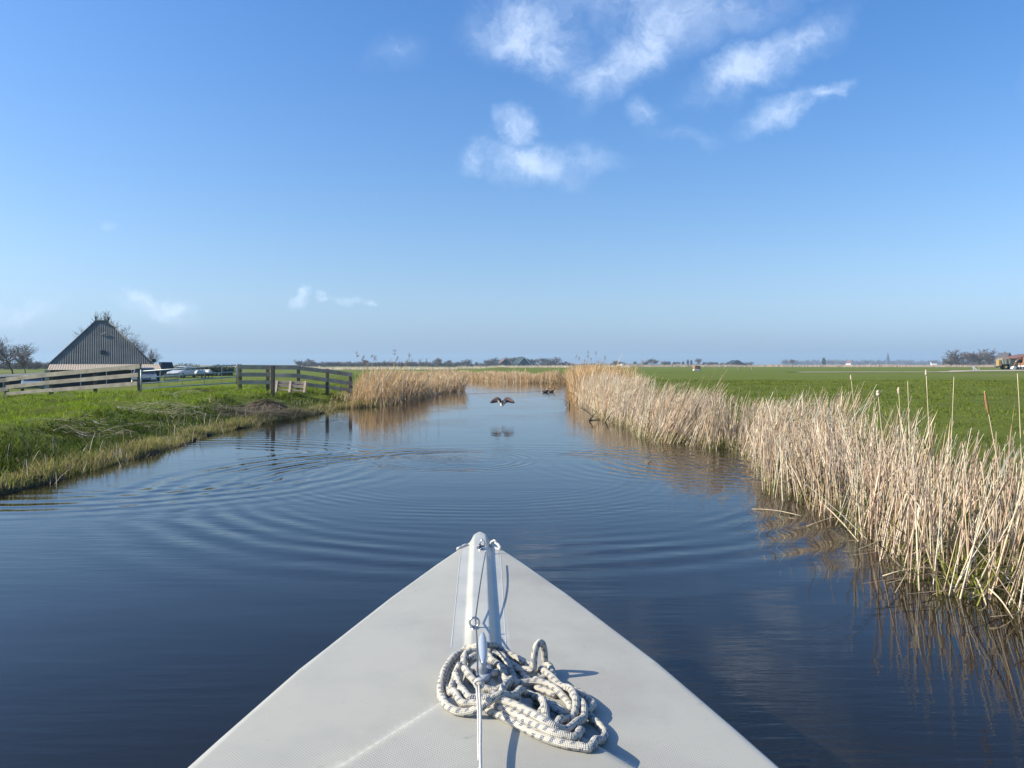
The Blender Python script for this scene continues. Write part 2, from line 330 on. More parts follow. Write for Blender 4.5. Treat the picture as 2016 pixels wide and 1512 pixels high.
# ------------------------------------------------------------------ ground (one sheet to the horizon) and water
def growing(a, b, s0, g):
    o = [a]; s = s0
    while (o[-1] < b if b > a else o[-1] > b): o.append(o[-1] + (s if b > a else -s)); s *= g
    return o
xs = sorted(set(growing(-12, -4200, .3, 1.09)[1:] + list(np.arange(-12, 9.001, .14)) + growing(9, 4200, .25, 1.1)[1:]))
ys = sorted(set(growing(0, -60, .6, 1.2)[1:] + list(np.arange(0, 34, .16)) + growing(34, 82, .3, 1.01) + growing(82.4, 4600, .8, 1.1)[1:]))
gx, gy = np.meshgrid(np.array(xs), np.array(ys)); sdg = canal_sd(gx, gy); gz = land_z(gx, gy, sdg)
nx_, ny_ = len(xs), len(ys); idx = np.arange(nx_ * ny_).reshape(ny_, nx_)
quads = np.stack([idx[:-1, :-1], idx[:-1, 1:], idx[1:, 1:], idx[1:, :-1]], -1).reshape(-1, 4)
shore = (1 - sstep(.12, .75, sdg + .5 * (vnoise(gx, gy, .6) - .5)))
dfar = np.hypot(gx, gy)
straw = .8 * sstep(90, 140, dfar) * sstep(.60, .72, vnoise(gx * .25, gy, 60)) + .7 * sstep(300, 420, gy) * sstep(.4, .6, vnoise(gx * .3, gy + 500, 90))
straw = np.maximum(straw, .35 * sstep(1.8, .4, sdg) * sstep(.35, .6, vnoise(gx, gy, .8)) * (gx < 0))
me = mesh_np('ground', np.stack([gx, gy, gz], -1).reshape(-1, 3), quads, smooth=True, attr={'shore': shore.ravel(), 'straw': np.clip(straw, 0, 1).ravel()})
tag(link('ground', me, M['ground']), kind='structure')
wv = [(-14, -30, 0), (9, -30, 0), (9, 86, 0), (-14, 86, 0)]
tag(link('water', mesh_np('water', wv, [(0, 1, 2, 3)]), M['water']), kind='structure')

# ------------------------------------------------------------------ reeds and grass: thin stems and blades made in bulk
def stems(P, h, lean, rad, colr, nseg=2, sides=3, tip=.35, curve=0.0):
    """tapered round stems; P base points, lean = horizontal offset of the tip (N,2)"""
    n = len(P); P = np.asarray(P); ts = np.linspace(0, 1, nseg + 1); rings = []
    ph = rng.random(n) * 6.28
    for t in ts:
        c = P.copy(); k = t ** (1 + curve); c[:, 0] += lean[:, 0] * k; c[:, 1] += lean[:, 1] * k; c[:, 2] += h * t * (1 - curve * .12 * t)
        r = rad * (1 - (1 - tip) * t)
        ring = np.stack([c + np.stack([r * np.cos(ph + 2 * math.pi * s / sides), r * np.sin(ph + 2 * math.pi * s / sides), np.zeros(n)], -1) for s in range(sides)], 1)
        rings.append(ring)
    V = np.stack(rings, 1)                       # n, nseg+1, sides, 3
    base = (np.arange(n) * (nseg + 1) * sides)[:, None, None]
    f = []
    for i in range(nseg):
        for s in range(sides):
            f.append([i * sides + s, i * sides + (s + 1) % sides, (i + 1) * sides + (s + 1) % sides, (i + 1) * sides + s])
    Fc = (base + np.array(f)[None]).reshape(-1, 4)
    C = np.repeat(colr, (nseg + 1) * sides, 0)
    return V.reshape(-1, 3), Fc, C
def blades(P, h, lean, w, colr, nseg=2, curve=.6):
    """grass blades and leaves: ribbons tapering to a point"""
    n = len(P); P = np.asarray(P); ph = rng.random(n) * math.pi; dx, dy = np.cos(ph) * w / 2, np.sin(ph) * w / 2
    L = []
    for i, t in enumerate(np.linspace(0, 1, nseg + 1)):
        c = P.copy(); k = t ** (1 + curve); c[:, 0] += lean[:, 0] * k; c[:, 1] += lean[:, 1] * k; c[:, 2] += h * (t - .25 * curve * t * t)
        q = (1 - t) ** .6 if i < nseg else .06
        o = np.stack([dx * q, dy * q, np.zeros(n)], -1); L.append(c - o); L.append(c + o)
    V = np.stack(L, 1); base = (np.arange(n) * 2 * (nseg + 1))[:, None, None]
    f = [[2 * i, 2 * i + 1, 2 * i + 3, 2 * i + 2] for i in range(nseg)]
    return V.reshape(-1, 3), (base + np.array(f)[None]).reshape(-1, 4), np.repeat(colr, 2 * (nseg + 1), 0)
def join(parts):
    V, Fc, C = [], [], []; b = 0
    for v, f, c in parts: V.append(v); Fc.append(f + b); C.append(c); b += len(v)
    return np.concatenate(V), np.concatenate(Fc), np.concatenate(C)
def palette(n, cols, jitter=.14):
    c = np.array(cols)[rng.integers(0, len(cols), n)]; return np.clip(c * (1 + jitter * rng.standard_normal((n, 1))) + .012 * rng.standard_normal((n, 3)), .01, .9)
STRAW = [(.80, .64, .45), (.84, .70, .52), (.72, .55, .37), (.88, .77, .60), (.76, .58, .42), (.60, .44, .29)]
DARKR = [(.34, .24, .16), (.40, .30, .21)]
GOLD = [(.66, .43, .20), (.70, .49, .26), (.58, .37, .17), (.76, .57, .35)]
FRESH = [(.30, .32, .06), (.23, .28, .05), (.36, .34, .09)]
def along(line, n, d0, d1, depth, wfun=None):
    """n random points on the land side of a bank line, between depths d0 and d1"""
    A = np.array(line); seg = np.diff(A, axis=0); Ls = np.hypot(seg[:, 0], seg[:, 1]); cum = np.concatenate([[0], np.cumsum(Ls)])
    s = rng.random(n * 3) * cum[-1]; i = np.clip(np.searchsorted(cum, s) - 1, 0, len(Ls) - 1); t = (s - cum[i]) / Ls[i]
    p = A[i] + seg[i] * t[:, None]; p = p[(p[:, 1] >= d0) & (p[:, 1] <= d1)][:n]
    a = rng.random(len(p)) * 2 * math.pi; r = np.sqrt(rng.random(len(p))) * depth
    p = p + np.stack([np.cos(a) * r, np.sin(a) * r], -1); s_ = canal_sd(p[:, 0], p[:, 1])
    k = (s_ > -.12 - .1 * rng.random(len(p))) & (s_ < depth * (.75 + .5 * vnoise(p[:, 0], p[:, 1], .8)))
    return p[k], s_[k]
def reed_bed(name, line, spec, label, cat='reed bed', pxmin=None):
    parts = []
    for (n, d0, d1, depth, h0, h1, rad, cols, leanx, wild, leafy) in spec:
        p, s = along(line, n, d0, d1, depth); fade = 1.0
        if pxmin:
            q_ = p[:, 0] / p[:, 1] * F + CX; k_ = (q_ > pxmin - 45) & (rng.random(len(p)) < .25 + .75 * sstep(pxmin - 20, pxmin + 12, q_)); p, s, q_ = p[k_], s[k_], q_[k_]; fade = .30 + .70 * sstep(pxmin - 12, pxmin + 30, q_)
        m = len(p)
        z = np.maximum(land_z(p[:, 0], p[:, 1], s), -.06); P = np.column_stack([p, z - .02])
        cl = vnoise(p[:, 0], p[:, 1], .55); cl2 = vnoise(p[:, 0] + 40, p[:, 1] + 9, 1.6)
        h = (h0 + (h1 - h0) * (.55 * cl + .45 * rng.random(m))) * (.72 + .45 * cl2) - z * .5
        h = h * fade; tall = rng.random(m) < .07; h[tall] *= 1.08 + .25 * rng.random(tall.sum()); short = rng.random(m) < .16; h[short] *= .35 + .5 * rng.random(short.sum())
        lx = h * (leanx * (.4 + 1.2 * cl2) + .13 * rng.standard_normal(m) + .55 * (cl - .5)); ly = h * (.12 * rng.standard_normal(m) - .35 * (vnoise(p[:, 0] + 7, p[:, 1] + 70, .8) - .5))
        wd = rng.random(m) < wild; a = rng.random(m) * 6.28; k = .5 + .9 * rng.random(m)
        lx[wd] = (h * np.cos(a) * k)[wd]; ly[wd] = (h * np.sin(a) * k)[wd]; h[wd] *= .75
        c = palette(m, cols); rr = rad * (.55 + .8 * rng.random(m))
        parts.append(stems(P, h, np.column_stack([lx, ly]), rr, c, 2, 3, .45, .10))
        q = rng.random(m) < leafy; mq = q.sum()  # dry leaves hanging on the stems
        t = .25 + .5 * rng.random(mq); B = P[q] + np.column_stack([lx[q] * t, ly[q] * t, h[q] * t]); hh = h[q] * (.25 + .35 * rng.random(mq))
        le = np.column_stack([lx[q] * .5, ly[q] * .5]) + hh[:, None] * .26 * rng.standard_normal((mq, 2))
        parts.append(blades(B, hh, le, rad * 2.6 * (.6 + .7 * rng.random(mq)), palette(mq, cols), 2, .3))
    V, Fc, C = join(parts)
    o = link(name, mesh_np(name, V, Fc, C), M['plant']); return tag(o, label, cat, kind='stuff')
reed_bed('reed_bed', RB, [
    (9000, 2.5, 7.2, 1.5, .72, 1.02, .0062, STRAW + DARKR, .22, .06, .28),
    (10500, 7.2, 12.5, 1.5, .68, .94, .0064, STRAW + DARKR, .10, .05, .28),
    (11000, 12.5, 21, 1.5, .80, 1.06, .0074, STRAW + DARKR, .30, .05, .25),
    (9000, 21, 33, 1.3, .88, 1.18, .0085, STRAW + GOLD[1:2], .14, .03, .4)],
    'thick bed of pale dry reeds along the right bank beside the boat')
reed_bed('reed_bed', RB, [(11000, 31, 61, 2.3, 1.0, 1.38, .011, GOLD, .05, .02, .7)], 'tall golden reeds at the far end of the right bank')
reed_bed('reed_bed', LB, [(9000, 26.0, 33, 2.6, .90, 1.30, .009, GOLD + STRAW[:1], .10, .05, .8), (9000, 32, 50, 1.9, .65, 1.05, .012, GOLD + STRAW[:2], .06, .03, .7)],
    'golden reed bed on the left bank beyond the wooden fence', pxmin=692)
reed_bed('reed_bed', FB, [(9000, 55, 82, 2.2, .6, .95, .016, GOLD + STRAW[:2], .0, .03, .5)], 'low straw coloured reeds across the water where the canal bends')

# fresh green shoots and dark litter at the foot of the right reeds
p, s = along(RB, 3000, 3, 24, .45); n = len(p); P = np.column_stack([p, np.maximum(land_z(p[:, 0], p[:, 1], s), -.04)]); h = .12 + .3 * rng.random(n) * vnoise(p[:, 0], p[:, 1], .6)
V, Fc, C = blades(P, h, .12 * rng.standard_normal((n, 2)), .010, palette(n, FRESH), 2, .3)
tag(link('reed_shoots', mesh_np('reed_shoots', V, Fc, C), M['grass']), 'fresh yellow green shoots at the foot of the right reeds', 'shoots', kind='stuff')
p, s = along(RB, 3600, 3, 30, 1.2); n = len(p); P = np.column_stack([p, np.maximum(land_z(p[:, 0], p[:, 1], s), .0) + .03 + .1 * rng.random(n)]); a = rng.random(n) * 6.28; L = .2 + .5 * rng.random(n)
V, Fc, C = stems(P, .12 * rng.standard_normal(n), np.column_stack([np.cos(a) * L, np.sin(a) * L]), .004 + .003 * rng.random(n), palette(n, [(.38, .28, .18), (.28, .2, .12), (.5, .4, .27)]), 1, 3, .6)
tag(link('reed_litter', mesh_np('reed_litter', V, Fc, C), M['plant']), 'broken brown stalks lying under the right reeds', 'reed litter', kind='stuff')

# grass of the left bank and the pastures
def grass(name, n, x0, x1, y0, y1, sd0, sd1, hgt, wid, cols, label, near_pow=1.6, clump=1.0, leanx=.0):
    y = y0 + (y1 - y0) * rng.random(n) ** near_pow; x = x0 + (x1 - x0) * rng.random(n); s = canal_sd(x, y)
    vis = np.abs(x) < y * .72 + 1.5; k = (s > sd0) & (s < sd1) & vis; x, y, s = x[k], y[k], s[k]; n = len(x)
    cl = vnoise(x, y, .5) * .6 + vnoise(x, y, 1.4) * .4; k = rng.random(n) < np.clip((cl - .28) * 2.4 * clump + .25, .1, 1); x, y, s, cl = x[k], y[k], s[k], cl[k]; n = len(x)
    P = np.column_stack([x, y, land_z(x, y, s) - .01]); h = hgt * (.35 + 1.3 * np.clip(cl - .15, 0, 1)) * (.6 + .7 * rng.random(n)); grow = 1 + y / 45
    le = h[:, None] * (.55 * rng.standard_normal((n, 2)) + np.array([leanx, 0])); c = palette(n, cols, .18) * (.55 + .55 * vnoise(x + 30, y, 1.8) + .35 * vnoise(x + 80, y + 5, .5))[:, None]
    V, Fc, C = blades(P, h, le, wid * grow * (.7 + .6 * rng.random(n)), c, 2, .6)
    return tag(link(name, mesh_np(name, V, Fc, C), M['grass']), label, 'grass', kind='stuff')
LUSH = [(.225, .315, .018), (.19, .27, .018), (.29, .37, .03), (.14, .20, .015)]
OLIVE = [(.12, .18, .02), (.095, .145, .018), (.155, .21, .03), (.21, .21, .06)]
grass('grass', 190000, -30, -4.5, 7, 38, 1.9, 40, .13, .011, LUSH, 'lush green grass on the left bank before the fence', 1.5)
grass('bank_herbs', 90000, -12, -3, 7, 30, .45, 2.6, .15, .016, [(.075, .115, .014), (.055, .09, .012), (.10, .145, .02), (.17, .17, .05)], 'dark green herbs on the slope of the left bank', 1.3)
grass('pasture_grass', 120000, 4, 45, 7, 60, 1.2, 60, .085, .014, [(.185, .225, .02), (.15, .19, .018), (.12, .15, .018)], 'short green grass on the pasture behind the right reeds', 1.3)
# rushes on the waterline of the left bank
p, s = along(LB, 26000, 6, 32, .5); k = s > .10 * vnoise(p[:, 0], p[:, 1], .4) - .02; p, s = p[k], s[k]; n = len(p); P = np.column_stack([p, np.maximum(land_z(p[:, 0], p[:, 1], s), -.03)]); cl = vnoise(p[:, 0], p[:, 1], .5); h = (.05 + .20 * cl) * (.5 + .8 * rng.random(n))
V, Fc, C = blades(P, h, h[:, None] * .35 * rng.standard_normal((n, 2)), .007 + .009 * rng.random(n), palette(n, [(.40, .37, .11), (.30, .30, .08), (.46, .39, .18), (.22, .24, .06), (.36, .28, .14)]), 2, .4)
tag(link('rushes', mesh_np('rushes', V, Fc, C), M['grass']), 'short olive brown rushes lining the water on the left bank', 'rushes', kind='stuff')
p, s = along(LB, 1900, 6, 31, 1.7); k = vnoise(p[:, 0], p[:, 1], .7) > .46; p, s = p[k], s[k]; n = len(p); P = np.column_stack([p, np.maximum(land_z(p[:, 0], p[:, 1], s), -.05)]); h = .08 + .26 * rng.random(n) ** 2
st = stems(P, h, h[:, None] * .38 * rng.standard_normal((n, 2)), .004 + .003 * rng.random(n), palette(n, [(.58, .49, .36), (.48, .39, .27), (.66, .58, .45)]), 2, 3, .6, .3)
m2 = 500; c0 = np.array([G(305, 806, .35)[:2], G(330, 812, .35)[:2], G(170, 843, .3)[:2], G(190, 850, .25)[:2], G(262, 818, .3)[:2], G(350, 790, .4)[:2], G(452, 795, .4)[:2]])
q = c0[rng.integers(0, len(c0), m2)] + rng.standard_normal((m2, 2)) * np.array([.5, .45]); sq = canal_sd(q[:, 0], q[:, 1]); q = q[sq > .1]; m2 = len(q); P = np.column_stack([q, land_z(q[:, 0], q[:, 1]) + .06 + .09 * rng.random(m2)]); a = rng.standard_normal(m2) * .5; L = .15 + .45 * rng.random(m2)
ly_ = stems(P, .06 * rng.standard_normal(m2), np.column_stack([np.cos(a) * L, np.sin(a) * L]), .006 + .006 * rng.random(m2), palette(m2, [(.60, .53, .42), (.5, .42, .32), (.7, .63, .52)]), 1, 3, .7)
V, Fc, C = join([st, ly_])
tag(link('dead_stems', mesh_np('dead_stems', V, Fc, C), M['plant']), 'pale dead stems standing and lying on the left bank', 'dead stems', kind='stuff')
# ------------------------------------------------------------------ the boat
BZ = 0.65                                        # height of the foredeck above the water
tipp = np.array((-.1575, 3.785)); aft = np.array((.0425, -1.0)); aft = aft / np.hypot(*aft); side = np.array((-aft[1], aft[0]))   # side points to starboard (+x)
if side[0] < 0: side = -side
boat = empty('sailing_boat', (tipp[0], tipp[1], 0), math.atan2(-aft[0], -aft[1]) * -1, 'light grey open sailing boat pointing up the canal, seen over its foredeck', 'boat')
boat.rotation_euler = (0, 0, 0)
bx_ = [0, .02, .05, .10, .22, .5, .95, 1.6, 2.0, 2.16, 2.7, 3.4, 4.2, 5.2, 6.2]; bw_ = [.002, .022, .042, .062, .105, .20, .340, .520, .608, .641, .74, .85, .90, .88, .78]
def hw(s): return np.interp(s, bx_, bw_)
def bp(s, v, z):                                 # boat coordinates (aft of the bow, to starboard, height) -> local
    q = aft * s + side * v; return np.array((q[0], q[1], z))
def deckz(s, v):
    s = np.asarray(s, float); v = np.asarray(v, float); w = np.maximum(hw(s), .01); z = BZ + .012 * (1 - np.clip(np.abs(v) / w, 0, 1) ** 2)
    av = np.abs(v); ridge = .023 * (1 - sstep(.026, .050, av)) * (1 - sstep(1.72, 1.86, s)) * sstep(-.02, .03, s)
    half = .05 + (s - 1.84) * .68; trunk = .040 * (1 - sstep(half - .042, half + .012, av)) * sstep(1.80, 1.95, s)
    return z + np.maximum(ridge, trunk)
ss = np.concatenate([np.array([0, .012, .025, .04, .06, .08, .1, .13, .16]), np.arange(.2, 2.95, .022)])
cf = np.concatenate([np.linspace(0, 1, 19)]); of = np.linspace(0, 1, 46)[1:]
rows = []; nsk = []
for s in ss:
    w = float(hw(s)); c = min(.075, .72 * w); half = np.concatenate([cf * c, c + (w - c) * of]); v = np.concatenate([-half[:0:-1], half]); z = deckz(s, v)
    e = w - np.abs(v); z = z - .020 * np.clip(1 - e / .028, 0, 1) ** 2
    rows.append(np.array([bp(s, a, b) for a, b in zip(v, z)])); av = np.abs(v); hf = .05 + (s - 1.84) * .68
    onr = (av < .075 + .012 * s) & (s < 1.86); edge = np.abs(av - hf) < .035 if s > 1.8 else np.zeros(len(v), bool)
    nsk.append(np.where((e < .030) | onr | edge | (s < .2), 0.0, 1.0))
rows = np.array(rows); nr, nc = rows.shape[:2]; idx = np.arange(nr * nc).reshape(nr, nc)
fq = np.stack([idx[:-1, :-1], idx[1:, :-1], idx[1:, 1:], idx[:-1, 1:]], -1).reshape(-1, 4)
def deck_material():
    m = bpy.data.materials.new('gelcoat_deck'); m.use_nodes = True; n, l = m.node_tree.nodes, m.node_tree.links; b = n['Principled BSDF']
    t = n.new('ShaderNodeTexCoord'); a = n.new('ShaderNodeAttribute'); a.attribute_name = 'nonskid'
    def noise(s, d=5, r=.6):
        q = n.new('ShaderNodeTexNoise'); q.inputs['Scale'].default_value = s; q.inputs['Detail'].default_value = d; q.inputs['Roughness'].default_value = r; l.new(t.outputs['Object'], q.inputs['Vector']); return q.outputs['Fac']
    def mr(f, a0, a1, b0=0, b1=1):
        q = n.new('ShaderNodeMapRange'); l.new(f, q.inputs['Value']); q.inputs['From Min'].default_value = a0; q.inputs['From Max'].default_value = a1; q.inputs['To Min'].default_value = b0; q.inputs['To Max'].default_value = b1; return q.outputs[0]
    def mix(f, A, B):
        q = n.new('ShaderNodeMix'); q.data_type = 'RGBA'; l.new(f, q.inputs['Factor'])
        for k, v in (('A', A), ('B', B)):
            if isinstance(v, tuple): q.inputs[k].default_value = (*v, 1)
            else: l.new(v, q.inputs[k])
        return q.outputs['Result']
    base = mix(a.outputs['Fac'], (.45, .440, .382), (.376, .365, .312))
    base = mix(mr(noise(5), .45, .8, 0, .6), base, (.295, .285, .258)); base = mix(mr(noise(26, 3), .66, .76, 0, .5), base, (.24, .225, .20)); base = mix(mr(noise(1.6, 4, .7), .52, .75, 0, .6), base, (.275, .255, .22)); base = mix(mr(noise(60, 2), .76, .80, 0, .7), base, (.75, .75, .74))
    l.new(base, b.inputs['Base Color']); l.new(mr(a.outputs['Fac'], 0, 1, .32, .6), b.inputs['Roughness'])
    w1 = n.new('ShaderNodeTexWave'); w1.wave_type = 'BANDS'; w1.bands_direction = 'DIAGONAL'; w1.inputs['Scale'].default_value = 70; l.new(t.outputs['Object'], w1.inputs['Vector'])
    mp = n.new('ShaderNodeMapping'); mp.inputs['Rotation'].default_value = (0, 0, R(90)); l.new(t.outputs['Object'], mp.inputs['Vector'])
    w2 = n.new('ShaderNodeTexWave'); w2.wave_type = 'BANDS'; w2.bands_direction = 'DIAGONAL'; w2.inputs['Scale'].default_value = 70; l.new(mp.outputs[0], w2.inputs['Vector'])
    ad = n.new('ShaderNodeMath'); ad.operation = 'MULTIPLY'; l.new(w1.outputs['Fac'], ad.inputs[0]); l.new(w2.outputs['Fac'], ad.inputs[1])
    ml = n.new('ShaderNodeMath'); ml.operation = 'MULTIPLY'; l.new(ad.outputs[0], ml.inputs[0]); l.new(a.outputs['Fac'], ml.inputs[1])
    bpn = n.new('ShaderNodeBump'); bpn.inputs['Distance'].default_value = .0004; bpn.inputs['Strength'].default_value = 1; l.new(ml.outputs[0], bpn.inputs['Height']); l.new(bpn.outputs[0], b.inputs['Normal'])
    return m
M['deck'] = deck_material()
M['gel'] = material('white_gelcoat', (.46, .45, .42), .3, .08, 4)
M['hull'] = material('hull_gelcoat', (.55, .55, .53), .25, .1, 3)
M['steel'] = material('stainless_steel', (.52, .52, .52), .28, .1, 8, metal=1.0)
M['nylon'] = material('white_nylon', (.55, .54, .51), .4, .08, 10)
M['cleat'] = material('grey_cleat_alloy', (.42, .46, .50), .38, .1, 10, metal=.3)
M['wire'] = material('steel_wire', (.16, .16, .165), .45, .2, 60, metal=.7)
M['cord'] = material('thin_pale_cord', (.50, .49, .46), .7, .2, 90)
link('foredeck', mesh_np('foredeck', rows.reshape(-1, 3), fq, smooth=True, attr={'nonskid': np.array(nsk).ravel()}), M['deck'], boat)
# hull sides, side decks, cockpit
hs_ = np.concatenate([ss, np.arange(2.98, 6.21, .15)])
mb = MB(); ring_l = []
for sg in (-1, 1):
    V = []; sec = 7
    for s in hs_:
        w = float(hw(s)); zb = BZ - .02
        for k in range(sec):
            t = k / (sec - 1); V.append(bp(s + .25 * t * t * (1 - min(s / 6, 1)), sg * (w + .001 - (.55 * w + .02) * t ** 2.2 * (1 - .25 * min(s / 4, 1))), zb - (zb + .18) * t))
    nn = len(hs_); fs = [(i * sec + k, i * sec + k + 1, (i + 1) * sec + k + 1, (i + 1) * sec + k) for i in range(nn - 1) for k in range(sec - 1)]
    mb.add(V, fs if sg < 0 else [f[::-1] for f in fs], True)
mb.build('hull', M['hull'], boat)
for sg in (-1, 1):                               # rubbing strake just under the deck edge
    q = MB(); q.tube([bp(s, sg * (float(hw(s)) + .003), BZ - .045) for s in hs_[4::3]], .011, 6); q.build('rubbing_strake', M['gel'], boat)
for sg in (-1, 1):
    q = MB(); V = []; fs = []
    sx_ = np.arange(2.93, 6.2, .16)
    for s in sx_: w = float(hw(s)); V += [bp(s, sg * (w - .0), BZ - .012), bp(s, sg * (w - .2), BZ + .0), bp(s, sg * (w - .205), .2)]
    fs = [(i * 3 + k, i * 3 + k + 1, i * 3 + k + 4, i * 3 + k + 3) for i in range(len(sx_) - 1) for k in range(2)]
    q.add(V, fs, True); q.build('side_deck', M['gel'], boat)
q = MB(); V = []; sx_ = np.arange(2.9, 6.21, .2)
for s in sx_: V += [bp(s, -hw(s) + .16, .20), bp(s, hw(s) - .16, .20)]
q.add(V, [(2 * i, 2 * i + 1, 2 * i + 3, 2 * i + 2) for i in range(len(sx_) - 1)]); q.build('cockpit_floor', M['deck'], boat)
q = MB(); w = float(hw(2.92)); V = []
nv = 24
for k in range(nv + 1):
    v = -w + 2 * w * k / nv; zt = float(deckz(2.92, v)) if abs(v) < w - .02 else BZ - .02; V += [bp(2.93, v, .15), bp(2.93, v, zt - .003)]
q.add(V, [(2 * i, 2 * i + 2, 2 * i + 3, 2 * i + 1) for i in range(nv)]); q.build('bulkhead', M['gel'], boat)
q = MB(); w = float(hw(6.2)); q.add([bp(6.2, -w, BZ - .02), bp(6.2, w, BZ - .02), bp(6.15, w * .55, -.1), bp(6.15, -w * .55, -.1)], [(0, 1, 2, 3)]); q.build('transom', M['hull'], boat)
def dp(px, py, up=0.0):                          # photo point lying on the deck, raised by up, in boat-local coordinates
    z = BZ + .012
    for _ in range(5):
        g = G(px, py, z + up); l = g[:2] - tipp; s = l @ aft; v = l @ side; z = float(deckz(s, v))
    g = G(px, py, z + up); return np.array((g[0] - tipp[0], g[1] - tipp[1], z + up))
def sv_of(l): return l[:2] @ aft, l[:2] @ side
# seams of the non-slip panels
for pts in (((906, 1092), (899, 1180), (888, 1275)), ((985, 1092), (990, 1180), (997, 1290))):
    q = MB(); P_ = [dp(*p_, .0006) for p_ in pts]; V = []
    for t in np.linspace(0, 1, 14):
        a_ = P_[0] * (1 - t) + P_[2] * t; s_, v_ = sv_of(a_); zz = float(deckz(s_, v_)) + .0008
        V += [bp(s_, v_ - .0016, zz), bp(s_, v_ + .0016, zz)]
    q.add(V, [(2 * i, 2 * i + 1, 2 * i + 3, 2 * i + 2) for i in range(13)]); q.build('panel_seam', M['nylon'], boat)
# bow plate with upright shackle
c = dp(947, 1080); s0, v0 = sv_of(c)
q = MB(); q.loft([[bp(s0 + .036 * math.cos(a) * k, v0 + .020 * math.sin(a) * k, c[2] + zz) for a in np.linspace(0, 2 * math.pi, 20, endpoint=False)] for k, zz in ((1, .0), (1, .003), (.85, .005))]); pl = q.build('bow_plate', M['steel'], boat)
q = MB(); q.tube([bp(s0 - .014, v0 + .006 + .011 * math.cos(a), c[2] + .014 + .022 * math.sin(a) * (1 if math.sin(a) > 0 else .5)) for a in np.linspace(-.4, math.pi + .4, 14)], .0030, 6); q.build('shackle', M['steel'], pl)
q = MB(); q.disc(bp(s0 + .004, v0 - .006, c[2] + .012), .0085, bp(0, 1, 0), .012, 10); q.tube([bp(s0 + .004, v0 - .018, c[2] + .012), bp(s0 + .004, v0 + .016, c[2] + .012)], .0035, 8); q.build('toggle_pin', M['wire'], pl)
for sg in (-1, 1):
    q = MB(); q.disc(bp(s0, v0 + .0, c[2] + .0055) + np.array([*(aft * .026 * sg), 0]), .0042, (0, 0, 1), .003, 8); q.build('screw_head', M['steel'], pl)
# ring eye on the ridge
e = dp(934, 1236); se, ve = sv_of(e); rr_ = .0145
q = MB(); q.tube([bp(se, ve + rr_ * math.cos(a), e[2] + .017 + rr_ * math.sin(a)) for a in np.linspace(0, 2 * math.pi, 24, endpoint=False)], .0036, 8, closed=True); ey = q.build('ring_eye', M['steel'], boat)
q = MB(); q.loft([[bp(se + .017 * math.cos(a) * k, ve + .014 * math.sin(a) * k, e[2] + zz) for a in np.linspace(0, 2 * math.pi, 14, endpoint=False)] for k, zz in ((1, -.001), (1, .002), (.6, .004))]); q.build('eye_base', M['steel'], ey)
# mooring cleat under the coil: base plate with holes, two legs, horn bar in line with the ridge
cA = dp(947, 1352, .0); cB = dp(948, 1302, .0); sA, vA = sv_of(cA); sB, vB = sv_of(cB); sM = (sA + sB) / 2; vM = (vA + vB) / 2 + .004; zc = float(deckz(sM, vM))
q = MB(); q.loft([[bp(sM + .062 * math.cos(a) * k, vM + .024 * math.sin(a) * k, zc + zz) for a in np.linspace(0, 2 * math.pi, 20, endpoint=False)] for k, zz in ((1, -.006), (1, .005), (.9, .008))]); cl_ = q.build('cleat_base', M['cleat'], boat)
for ds_ in (-.03, .03):
    q = MB(); q.tube([bp(sM + ds_, vM, zc + .004), bp(sM + ds_ * .9, vM, zc + .03), bp(sM + ds_ * .85, vM, zc + .052)], [.013, .009, .011], 10); q.build('cleat_leg', M['cleat'], cl_)
q = MB(); q.tube([bp(sM + .11 * t, vM, zc + .056 + .007 * t * t) for t in np.linspace(-1, 1, 15)], [max(.004, .0125 * (1 - abs(t) ** 3.0) ** .5) for t in np.linspace(-1, 1, 15)], 12); q.build('cleat_horn', M['cleat'], cl_)
# bow chocks: white curled fairlead to starboard, its twin to port
for (px_, py_, sg, nm) in ((976, 1079, 1, 'bow_chock'), (912, 1077, -1, 'bow_chock')):
    c = dp(px_, py_); sc0, vc0 = sv_of(c); zc0 = c[2] - .006; k_ = .13 if sg > 0 else .09; dirv = np.array((.78, .62 * sg))   # along the deck edge, aft and out
    def ck(u, o, z): return bp(sc0 + dirv[0] * u - dirv[1] * sg * o * .5, vc0 + dirv[1] * u + .8 * o * sg, zc0 + z)
    q = MB(); q.loft([[ck(.048 * math.cos(a) * f_, .012 * math.sin(a) * f_, z_) for a in np.linspace(0, 2 * math.pi, 16, endpoint=False)] for f_, z_ in ((1, 0), (1, .006), (.85, .009))]); ch = q.build(nm, M['nylon'], boat)
    hgt = .036 if sg > 0 else .012
    q = MB(); q.tube([ck(-.030, 0, .004), ck(-.036, .0, .018 * hgt / .036), ck(-.030, 0, .8 * hgt), ck(-.012, 0, hgt * 1.08), ck(.006, 0, hgt)], [.008, .0065, .0065, .006, .004], 8); q.build('horn', M['nylon'], ch)
    q = MB(); q.tube([ck(.036, 0, .004), ck(.030, .0, .016 * hgt / .036), ck(.016, 0, .72 * hgt), ck(-.002, 0, hgt * .80), ck(-.008, 0, hgt * .78)], [.010, .008, .0065, .005, .0035], 8); q.build('horn', M['nylon'], ch)

